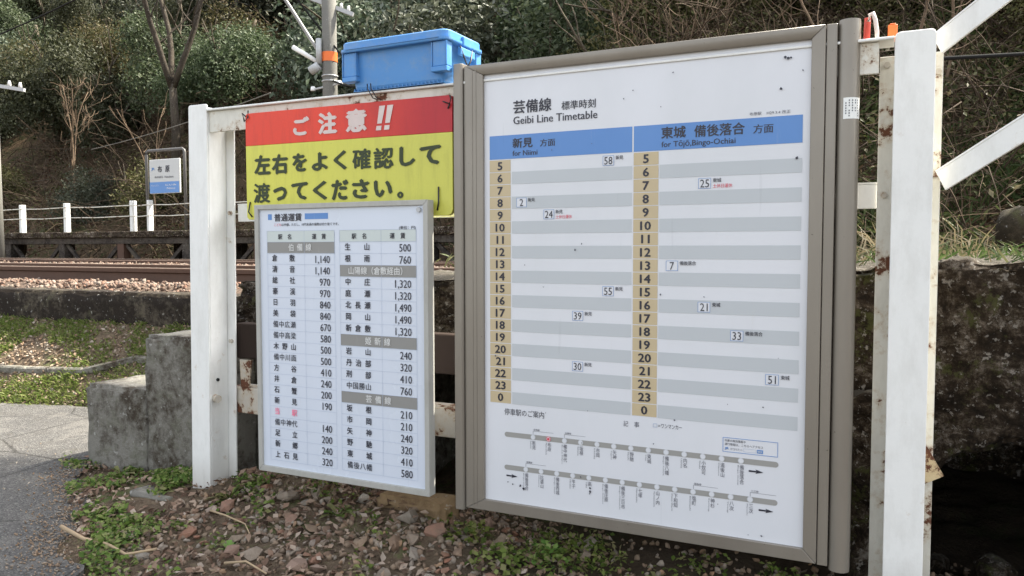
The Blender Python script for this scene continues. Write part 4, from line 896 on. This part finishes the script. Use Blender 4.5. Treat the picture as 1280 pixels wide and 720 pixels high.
tabs = [(-.9165, -.594, -.735, [('H', '駅名', '運賃'), ('S', '伯備線', '')]+[('', a, b) for a, b in (('倉敷', '1,140'), ('清音', '1,140'), ('総社', '970'), ('豪渓', '970'), ('日羽', '840'), ('美袋', '840'), ('備中広瀬', '670'), ('備中高梁', '580'), ('木野山', '500'), ('備中川面', '500'), ('方谷', '410'), ('井倉', '240'), ('石蟹', '200'), ('新見', '190'), ('当駅', ''), ('備中神代', '140'), ('足立', '200'), ('新郷', '240'), ('上石見', '320'))]),
        (-.570, -.239, -.386, [('H', '駅名', '運賃'), ('', '生山', '500'), ('', '根雨', '760'), ('S', '山陽線（倉敷経由）', '')]+[('', a, b) for a, b in (('中庄', '1,320'), ('庭瀬', '1,320'), ('北長瀬', '1,490'), ('岡山', '1,490'), ('新倉敷', '1,320'))]+[('S', '姫新線', '')]+[('', a, b) for a, b in (('岩山', '240'), ('丹治部', '320'), ('刑部', '410'), ('中国勝山', '760'))]+[('S', '芸備線', '')]+[('', a, b) for a, b in (('坂根', '210'), ('市岡', '210'), ('矢神', '240'), ('野馳', '320'), ('東城', '410'), ('備後八幡', '580'))])]
for x0, x1, xm, rows in tabs:
    zt, zb2 = 1.482, .591; ph = (zt-zb2)/21; inkc = 'ink'
    for i, (kd, a, b) in enumerate(rows):
        za = zt-ph*i; zc = za-ph/2
        if kd == 'S':
            B.rect('section_bands', 'band_dark', x0, x1, za-ph, za, 1)
            W = .11 if len(a) == 3 else .255; c_ = (x0+x1)/2; B.kan('section_names', 'ink_white', a, c_-W/2, c_+W/2, zc-.0125, .027, .02, 3)
        elif kd == 'H':
            B.rect('section_bands', 'head_green', x0, x1, za-ph, za, 1)
            B.kan('column_heads', 'ink', a, x0+.056, x0+.122, zc-.011, .020, .02, 3); B.kan('column_heads', 'ink', b, xm+.038, xm+.103, zc-.011, .020, .02, 3)
        else:
            m_ = 'ink_pink' if a == '当駅' else 'ink'
            B.kan('station_names', m_, a, x0+.024, x0+.135, zc-.010, .0255, .018 if len(a) < 4 else .01, 3)
            if b: B.nat('fares', 'ink', b, x1-.021, zc-.0150, .0275, 'R', .006, .86, 3)
        B.rect('table_lines', 'line_blue', x0, x1, za-.0005, za+.0005, 2)
    B.rect('table_lines', 'line_blue', x0, x1, zb2-.0005, zb2+.0005, 2)
    for x in (x0, xm, x1): B.rect('table_lines', 'line_blue', x-.0005, x+.0005, zb2, zt, 2.3)
B.done()

# ------------------------------------------------------------ warning sign
ws = empty('warning_sign', (0, 0, 0), label='red and yellow Japanese caution sign tied to the fence top rail', cat='sign')
def slope(x, z): return z+(-.004)*(x+1.07)/.95
WX0, WX1, WZ0, WZ1, WD = -1.066, -.120, 1.53, 1.949, 1.8215
MB().plate([(WX0, WD), (WX1, WD-.004), (WX1, WZ1-.014), (WX1-.004, WZ1-.008), (WX1-.012, WZ1-.005), (WX0+.012, WZ1), (WX0+.003, WZ1-.004), (WX0, WZ1-.012)], -.01, .008).build('red_band', M['warn_red'], ws, bevel=.001)
MB().plate([(WX0, WZ0+.01), (WX0+.01, WZ0), (WX1-.018, WZ0), (WX1-.006, WZ0+.006), (WX1, WZ0+.02), (WX1, WD-.0045), (WX0, WD-.0005)], -.01, .008).build('yellow_band', M['warn_yellow'], ws, bevel=.001)
pr = Print(ws, -.0104); B = pr
for t, a, b, z0, z1 in (('ご', -.822, -.742, 1.846, 1.917), ('注', -.702, -.612, 1.843, 1.925), ('意', -.573, -.477, 1.842, 1.927)): B.text('caution_text', 'rose_white', t, a, b, z0, z1, .055)
for x in (-.432, -.397):
    B.poly('caution_text', 'rose_white', [(x, 1.866), (x+.02, 1.866), (x+.036, 1.929), (x+.010, 1.929)]); B.poly('caution_text', 'rose_white', [(x-.006, 1.842), (x+.017, 1.842), (x+.019, 1.858), (x-.003, 1.858)])
l1 = [('左', -1.022, -.938, 1.705, 1.783), ('右', -.932, -.850, 1.703, 1.782), ('を', -.829, -.757, 1.709, 1.780), ('よ', -.735, -.657, 1.708, 1.778), ('く', -.632, -.569, 1.707, 1.780), ('確', -.545, -.461, 1.705, 1.781), ('認', -.450, -.362, 1.703, 1.780), ('し', -.338, -.270, 1.707, 1.778), ('て', -.253, -.164, 1.708, 1.776)]
l2 = [('渡', -1.028, -.942, 1.594, 1.673), ('っ', -.927, -.857, 1.600, 1.655), ('て', -.836, -.754, 1.601, 1.669), ('く', -.732, -.662, 1.598, 1.671), ('だ', -.643, -.563, 1.595, 1.672), ('さ', -.548, -.469, 1.598, 1.670), ('い', -.450, -.368, 1.600, 1.662), ('。', -.349, -.321, 1.594, 1.619)]
for t, a, b, z0, z1 in l1+l2: B.text('instruction_text', 'moss_black', t, a, b, z0, z1, .05 if t not in '確認渡' else .032)
B.done()
def tie(pts, name='wire_tie'): return MB().tube(pts, .0028, 6).build(name, M['black_tie'], ws, smooth=True)
tie([(-1.062, -.012, 1.938), (-1.075, -.016, 1.95), (-1.078, -.005, 1.93), (-1.066, -.016, 1.918), (-1.048, -.015, 1.932), (-1.06, .0, 1.962)])
tie([(-.128, -.012, 1.942), (-.12, -.018, 1.93), (-.125, -.02, 1.912), (-.152, -.018, 1.922)]); tie([(-.126, -.016, 1.912), (-.135, -.014, 1.897)])
tie([(-.175, -.013, 1.63), (-.172, -.018, 1.575), (-.18, -.014, 1.548)]); tie([(-1.045, -.013, 1.60), (-1.05, -.018, 1.56), (-1.035, -.014, 1.54)])

# ------------------------------------------------------------ blue plastic box on the rail
bb = empty('plastic_box', (-.345, .085, 1.9875), (0, 0, R(-1)), label='blue plastic storage box lying on the fence top rail', cat='box')
W_, D_, H_ = .228, .125, .182
def rr(hw, hd, r, n_=6):
    P = []
    for cx, cy, a0 in ((hw-r, hd-r, 0), (-hw+r, hd-r, 90), (-hw+r, -hd+r, 180), (hw-r, -hd+r, 270)):
        for k in range(n_+1): t = R(a0+90*k/n_); P.append((cx+r*math.cos(t), cy+r*math.sin(t)))
    return P
def loft(levels, name, m, par, cap=(1, 1), smooth=False):
    mb = MB(); N = None
    for hw, hd, r, z in levels:
        P_ = rr(hw, hd, r); N = len(P_); mb.v += [(x, y, z) for x, y in P_]
    for i in range(len(levels)-1):
        for k in range(N): j = (k+1) % N; mb.f.append((i*N+k, i*N+j, (i+1)*N+j, (i+1)*N+k))
    if cap[0]: mb.f.append(tuple(reversed(range(N))))
    if cap[1]: mb.f.append(tuple(range((len(levels)-1)*N, len(levels)*N)))
    return mb.build(name, m, par)
loft([(W_-.040, D_-.034, .018, .006), (W_-.036, D_-.030, .02, .016), (W_-.020, D_-.020, .024, .142), (W_-.020, D_-.020, .024, .150)], 'body', M['blue_plastic'], bb)
loft([(W_+.004, D_+.004, .028, .138), (W_+.006, D_+.006, .03, .142), (W_+.006, D_+.006, .03, .150), (W_, D_, .03, .1515), (W_, D_, .03, .172), (W_-.004, D_-.004, .028, .176), (W_-.015, D_-.015, .02, .177), (W_-.02, D_-.02, .02, .172)], 'lid', M['blue_plastic'], bb)
for sx in (-1, 1):      # corner pillars with their feet
    for sy in (-1, 1):
        xa, xb = sx*(W_-.068), sx*(W_-.004); ya, yb = sy*(D_-.04), sy*(D_-.003)
        x0, x1 = min(xa, xb), max(xa, xb); y0, y1 = min(ya, yb), max(ya, yb)
        mb = MB()
        mb.box((x0, y0, .034), (x1, y1, .052)); mb.box((x0, y0, .0525), (x0+.005, y1, .1375)); mb.box((x1-.005, y0, .0525), (x1, y1, .1375)); mb.box((x0+.0055, min(y0, y1)+(.004 if sy < 0 else 0), .0525), (x1-.0055, y1-(.004 if sy > 0 else 0), .1375))
        mb.build('corner_foot', M['blue_plastic'], bb, bevel=.002)
mb = MB()
for i in range(24): x = -W_+.04+i*(2*W_-.08)/23; mb.box((x-.0015, -D_+.03, .003), (x+.0015, D_-.03, .0115))
for i in range(8): y = -D_+.03+i*(2*D_-.06)/7; mb.box((-W_+.036, y-.0015, .001), (W_-.036, y+.0015, .0028))
mb.build('base_ribs', M['blue_plastic'], bb)
MB().box((W_-.004, -.05, .10), (W_+.012, .05, .128)).build('handle', M['blue_plastic'], bb, bevel=.003)
MB().box((-W_+.03, -D_-.0095, .146), (W_-.03, -D_-.0045, .149)).build('rim_line', M['blue_plastic'], bb)
MB().box((W_-.02, -.03, .135), (W_+.011, .03, .168)).build('latch', M['blue_plastic'], bb, bevel=.003)
MB().box((.05, -.04, .1775), (.11, .03, .186)).build('leaf_scrap', M['stick'], bb, bevel=.002)
for i, x in enumerate((-.115, -.10)):
    p = [(x, -D_+.01, .02), (x+.01, -D_-.002, .0), (x+.035, -D_-.004, -.035), (x+.045, -D_+.01, -.04)]
    MB().tube(p, .0022, 6).build('wire_tie', M['black_tie'], bb, smooth=True)
MB().tube([(W_+.008, -.05, .13), (W_+.014, -.03, .09), (W_+.012, .0, .06), (W_+.016, .03, .035)], .003, 6).tube([(W_+.01, .03, .13), (W_+.016, .01, .09), (W_+.012, -.02, .05)], .003, 6).build('cord', M['black_tie'], bb, smooth=True)

# things on the top rail by the right post
o = MB().tube([(1.178, .07, 1.9865), (1.180, .07, 2.06)], .009, 10).build('marker_rod', M['darkred'], bevel=.001); tag(o, 'dark red short rod standing on the top rail beside the timetable', 'rod')
o = MB().box((1.232, .05, 1.9865), (1.256, .075, 2.03)).box((1.236, .052, 2.0305), (1.252, .073, 2.034)).build('reflector_block', M['orange'], bevel=.002); tag(o, 'small orange block standing on the top rail next to the right post', 'reflector')
o = MB().tube([(1.183, .05, 2.045), (1.186, .045, 2.062), (1.194, .04, 2.064), (1.200, .035, 2.045), (1.205, .03, 2.01), (1.206, .028, 1.9895)], .0055, 8).build('strap_loop', M['strap'], smooth=True); tag(o, 'pale pinkish strap loop beside the dark red rod on the rail', 'strap')

# ------------------------------------------------------------ timber platform with its rail and name board
pf = empty('station_platform', (0, 0, 0), label='weathered timber and concrete station platform across the tracks', cat='platform')
def deckz(x): return 1.735
x = -24.
while x < 3.2:
    L = 1.76; MB().box((x+.01, 8.0, 1.62), (x+L-.01, 9.75, deckz(x)+random.uniform(-.006, .006))).build('deck_slab', M['concrete_old'], pf, bevel=.01); x += L
MB().box((-24, 8.06, 1.50), (3.2, 8.22, 1.615)).build('edge_beam', M['timber'], pf)
MB().box((-24, 9.4, 1.50), (3.2, 9.55, 1.615)).build('edge_beam', M['timber'], pf)
x = -22.8
while x < 3:
    MB().box((x-.09, 8.07, .75), (x+.09, 8.22, 1.498)).build('leg', M['timber'] if int(x*3) % 2 else M['rail_rust'], pf); MB().box((x-.08, 9.4, .75), (x+.08, 9.55, 1.498)).build('leg', M['timber'], pf)
    MB().beam((x+.1, 8.14, 1.48), (x+.62, 8.14, 1.02), .05, .07).build('brace', M['timber'], pf); MB().beam((x+1.66, 8.14, 1.48), (x+1.12, 8.14, 1.02), .05, .07).build('brace', M['timber'], pf)
    x += 1.76
hr = empty('platform_railing', (0, 0, 0), label='low white post and cable railing along the back of the platform', cat='railing')
px_ = [-22.0, -19.1, -17.2, -15.6, -13.42, -12.9, -11.6, -9.4, -7.2, -5.0, -2.8, -.6]
for i, x in enumerate(px_):
    wd = .032 if x == -12.9 else .044
    MB().box((x-wd, 9.26, 1.7285), (x+wd, 9.38, 2.43)).build('post', M['white_paint'], hr, bevel=.008)
for z, zz in ((2.33, .02), (2.10, .02)):
    pts = []
    for a, b in zip(px_, px_[1:]): pts += [(a, 9.252, z), ((a+b)/2, 9.252, z-.015)]
    MB().tube(pts+[(px_[-1], 9.252, z)], .011, 6).build('cable', M['cream_paint'], hr)
sg = empty('station_name_board', (-.25, 0, .03), label='blue and white station name board in a brown tube frame on the platform', cat='sign')
MB().tube([(-12.94, 9.5, 1.735), (-12.94, 9.5, 3.38), (-12.93, 9.5, 3.43), (-12.88, 9.5, 3.465), (-11.86, 9.5, 3.465), (-11.81, 9.5, 3.43), (-11.80, 9.5, 3.38), (-11.80, 9.5, 1.735)], .032, 10).build('tube_frame', M['brownpole'], sg, smooth=True)
MB().box((-12.83, 9.47, 2.545), (-11.93, 9.52, 3.27)).build('panel', M['board_dull'], sg, bevel=.01)
B = Print(sg, 9.468)
B.rect('blue_band', 'head_blue', -12.82, -11.94, 2.555, 2.79, 2)
B.text('name_text', 'ink', '布', -12.57, -12.44, 2.99, 3.13, .03, 3); B.text('name_text', 'ink', '原', -12.34, -12.21, 2.99, 3.13, .03, 3)
B.text('reading_text', 'ink_soft', 'ぬのはら  Nunohara', -12.66, -12.10, 2.87, 2.92, .02, 3); B.text('reading_text', 'ink_blue', 'JR', -12.76, -12.66, 3.03, 3.10, .03, 3)
B.text('band_text', 'ink_white', 'びっちゅうこうじろ', -12.78, -12.55, 2.70, 2.735, 0, 4); B.text('band_text', 'ink_white', 'にいみ', -12.34, -12.02, 2.70, 2.74, .02, 4); B.text('band_text', 'ink_white', 'Niimi', -12.3, -12.06, 2.63, 2.67, 0, 4)
B.done()

# ------------------------------------------------------------ utility poles and wires
up_ = empty('utility_pole', (-8.50, 9.84, 0), label='grey concrete utility pole with orange band behind the blue box', cat='utility pole')
MB().tube([(0, 0, .5), (0, 0, 8.5)], .152, 20, r_end=.13).build('shaft', M['concrete_pole'], up_, smooth=True)
MB().tube([(0, 0, 4.98), (0, 0, 5.16)], .1475, 20, cap=False).build('orange_band', M['orange'], up_, smooth=True)
MB().beam((-.62, -.25, 6.32), (.42, .2, 5.88), .07, .075).build('crossarm', M['galv'], up_)
for t in (.68, .80, .92):
    p = Vector((-.62, -.25, 6.32)).lerp(Vector((.42, .2, 5.88)), t)+Vector((0, 0, .04)); MB().tube([p, p+Vector((0, 0, .05)), p+Vector((0, 0, .09))], .035, 8, r_end=.02).build('insulator', M['porcelain'], up_, smooth=True)
MB().tube([(-.12, -.17, 4.93), (-.12, -.17, 5.40)], .055, 12).build('conduit', M['galv'], up_, smooth=True)
MB().tube([(-.64, -.30, 5.27), (-.18, -.14, 4.98)], .045, 10).build('lamp_tube', M['porcelain'], up_, smooth=True)
MB().tube([(-.30, -.2, 4.80), (-.12, -.16, 4.90)], .085, 12).build('lamp_socket', M['galv'], up_, smooth=True)
for z in (4.70, 4.60): MB().tube([(0, 0, z), (0, 0, z+.02)], .158, 18).build('clamp_band', M['galv'], up_, smooth=True)
MB().tube([(-.25, -.15, 4.46), (.3, .0, 4.56)], .02, 8).build('bracket_arm', M['galv'], up_)
for p in ((-.28, -.16, 4.46), (.22, .0, 4.56)): MB().tube([Vector(p)-Vector((0, 0, .03)), p, Vector(p)+Vector((0, 0, .05))], .05, 10, r_end=.04).build('insulator', M['porcelain'], up_, smooth=True)
lp = empty('utility_pole', (-15.42, 7.6, 0), label='dark grey utility pole with short crossarm at the left edge', cat='utility pole')
MB().tube([(0, 0, .6), (0, 0, 4.99)], .17, 16, r_end=.14).build('shaft', M['concrete_pole'], lp, smooth=True)
MB().beam((-.5, -.2, 4.86), (.66, .3, 4.65), .07, .07).build('crossarm', M['galv'], lp)
for t in (.75, .93):
    p = Vector((-.5, -.2, 4.86)).lerp(Vector((.66, .3, 4.65)), t)+Vector((0, 0, .04)); MB().tube([p, p+Vector((0, 0, .06)), p+Vector((0, 0, .1))], .04, 8, r_end=.02).build('insulator', M['porcelain'], lp, smooth=True)
def wire(pts, r, m, lab):
    a, b, s = Vector(pts[0]), Vector(pts[1]), pts[2]; P_ = []
    for i in range(15): t = i/14; p = a.lerp(b, t); p.z -= s*4*t*(1-t); P_.append(p)
    tag(MB().tube(P_, r, 5).build('overhead_wire', M[m], smooth=True), lab, 'wire')
wire([(-20.2, 7.9, 5.45), (-8.9, 7.0, 6.45), .25], .014, 'wire', 'dark overhead wire crossing the top left corner')
wire([(-11.95, 7.3, 3.22), (-6.0, 5.5, 3.42), .05], .008, 'wire_mid', 'thin grey wire running behind the top of the left white post')
wire([(1.1, 3.2, 2.60), (3.2, 4.2, 2.72), .0], .014, 'wire', 'thick black cable right of the right white post')
wire([(-9.6, 9.4, 6.7), (-8.62, 9.8, 5.05), .0], .035, 'wire_grey', 'grey stay pipe leaning against the utility pole')
wire([(-9.35, 9.5, 6.6), (-8.1, 9.9, 4.95), .05], .018, 'wire', 'dark cable slanting across the utility pole')
wire([(-8.35, 9.75, 4.6), (-7.4, 9.4, 4.35), .05], .018, 'wire', 'dark cable leaving the lower insulators of the utility pole')

tt = empty('evergreen_tree', (4.7, 7.9, hillH(4.7, 7.9)), label='tall slender evergreen on the right bank beyond the picture, shading the path', cat='tree')
MB().tube([(0, 0, -.4), (.02, -.05, 3), (-.1, -.2, 6), (-.45, -.45, 8.6), (-.6, -.7, 10.2)], .16, 10, r_end=.05).build('trunk', M['bark'], tt, smooth=True)
cr = link('crown', CR[1], None, tt, (-.62, -.75, 9.3)); cr.scale = (.50, .42, .42)
# ------------------------------------------------------------ bare trees and vines that stand out
def bare_tree(x, y, z, stems, L, r, lab, m='bark', seed=1, spread=.5, kids=3, depth=3, up=.3):
    rnd = random.Random(seed); e = empty('bare_tree', (x, y, z), label=lab, cat='tree')
    mb = MB(); br = MB()
    for k in range(stems):
        a = 6.28*k/max(1, stems)+rnd.random(); d = Vector((math.cos(a)*.35, math.sin(a)*.25, 1)).normalized(); pts = [Vector((0, 0, -.6))]
        for i in range(7):
            d = (d+Vector((rnd.gauss(0, .1), rnd.gauss(0, .1), .05))).normalized(); pts.append(pts[-1]+d*L/7)
        mb.tube(pts, r, 8, r_end=r*.45)
        for i in range(2, 7):
            branch_mb(br, pts[i], d+Vector((rnd.gauss(0, .7), rnd.gauss(0, .7), .2)), L*.30, r*.28, depth-1, rnd, spread, .3, 4, kids, up, .006)
    mb.tube([(0, 0, hillH(x, y)-z-.4), (.05, .03, (hillH(x, y)-z)*.5), (0, 0, -.45)], r*1.5, 9, r_end=r*1.15)
    mb.build('trunk', M[m], e, smooth=True); br.build('branches', M[m], e)
bare_tree(-15.9, 12.6, 6.2, 3, 4.2, .085, 'bare dark forked tree in the upper left above the name board', 'bark_dark', 4, .5, 2)
bare_tree(-18.6, 11.6, 4.0, 3, 2.4, .02, 'pale leafless bush on the slope at far left', 'twig', 11, .7, 2, 3)
bare_tree(-14.6, 10.8, 3.6, 2, 1.8, .013, 'slender pale leafless shrub left of the name board', 'twig', 16, .7, 2, 2)
bare_tree(-5.0, 11.8, 3.9, 1, 4.0, .045, 'slim bare tree seen between the blue box and the timetable', 'bark', 21, .5, 2)
bare_tree(-1.9, 9.4, 3.6, 4, 2.2, .015, 'tangled tan leafless bush above the timetable', 'twig', 31, .9, 3, 3)
bare_tree(-.5, 9.2, 3.3, 3, 1.9, .012, 'smaller tan leafless bush above the right half of the timetable', 'twig', 35, .9, 3, 2)
bare_tree(1.25, 7.6, 2.2, 3, 3.4, .024, 'vine hung leafless shrub behind the right post', 'twig', 41, .8, 3, 2)
bare_tree(2.7, 7.2, 2.2, 2, 2.6, .014, 'thin brown shrub at the right edge', 'twig_dark', 45, .8, 2, 2)
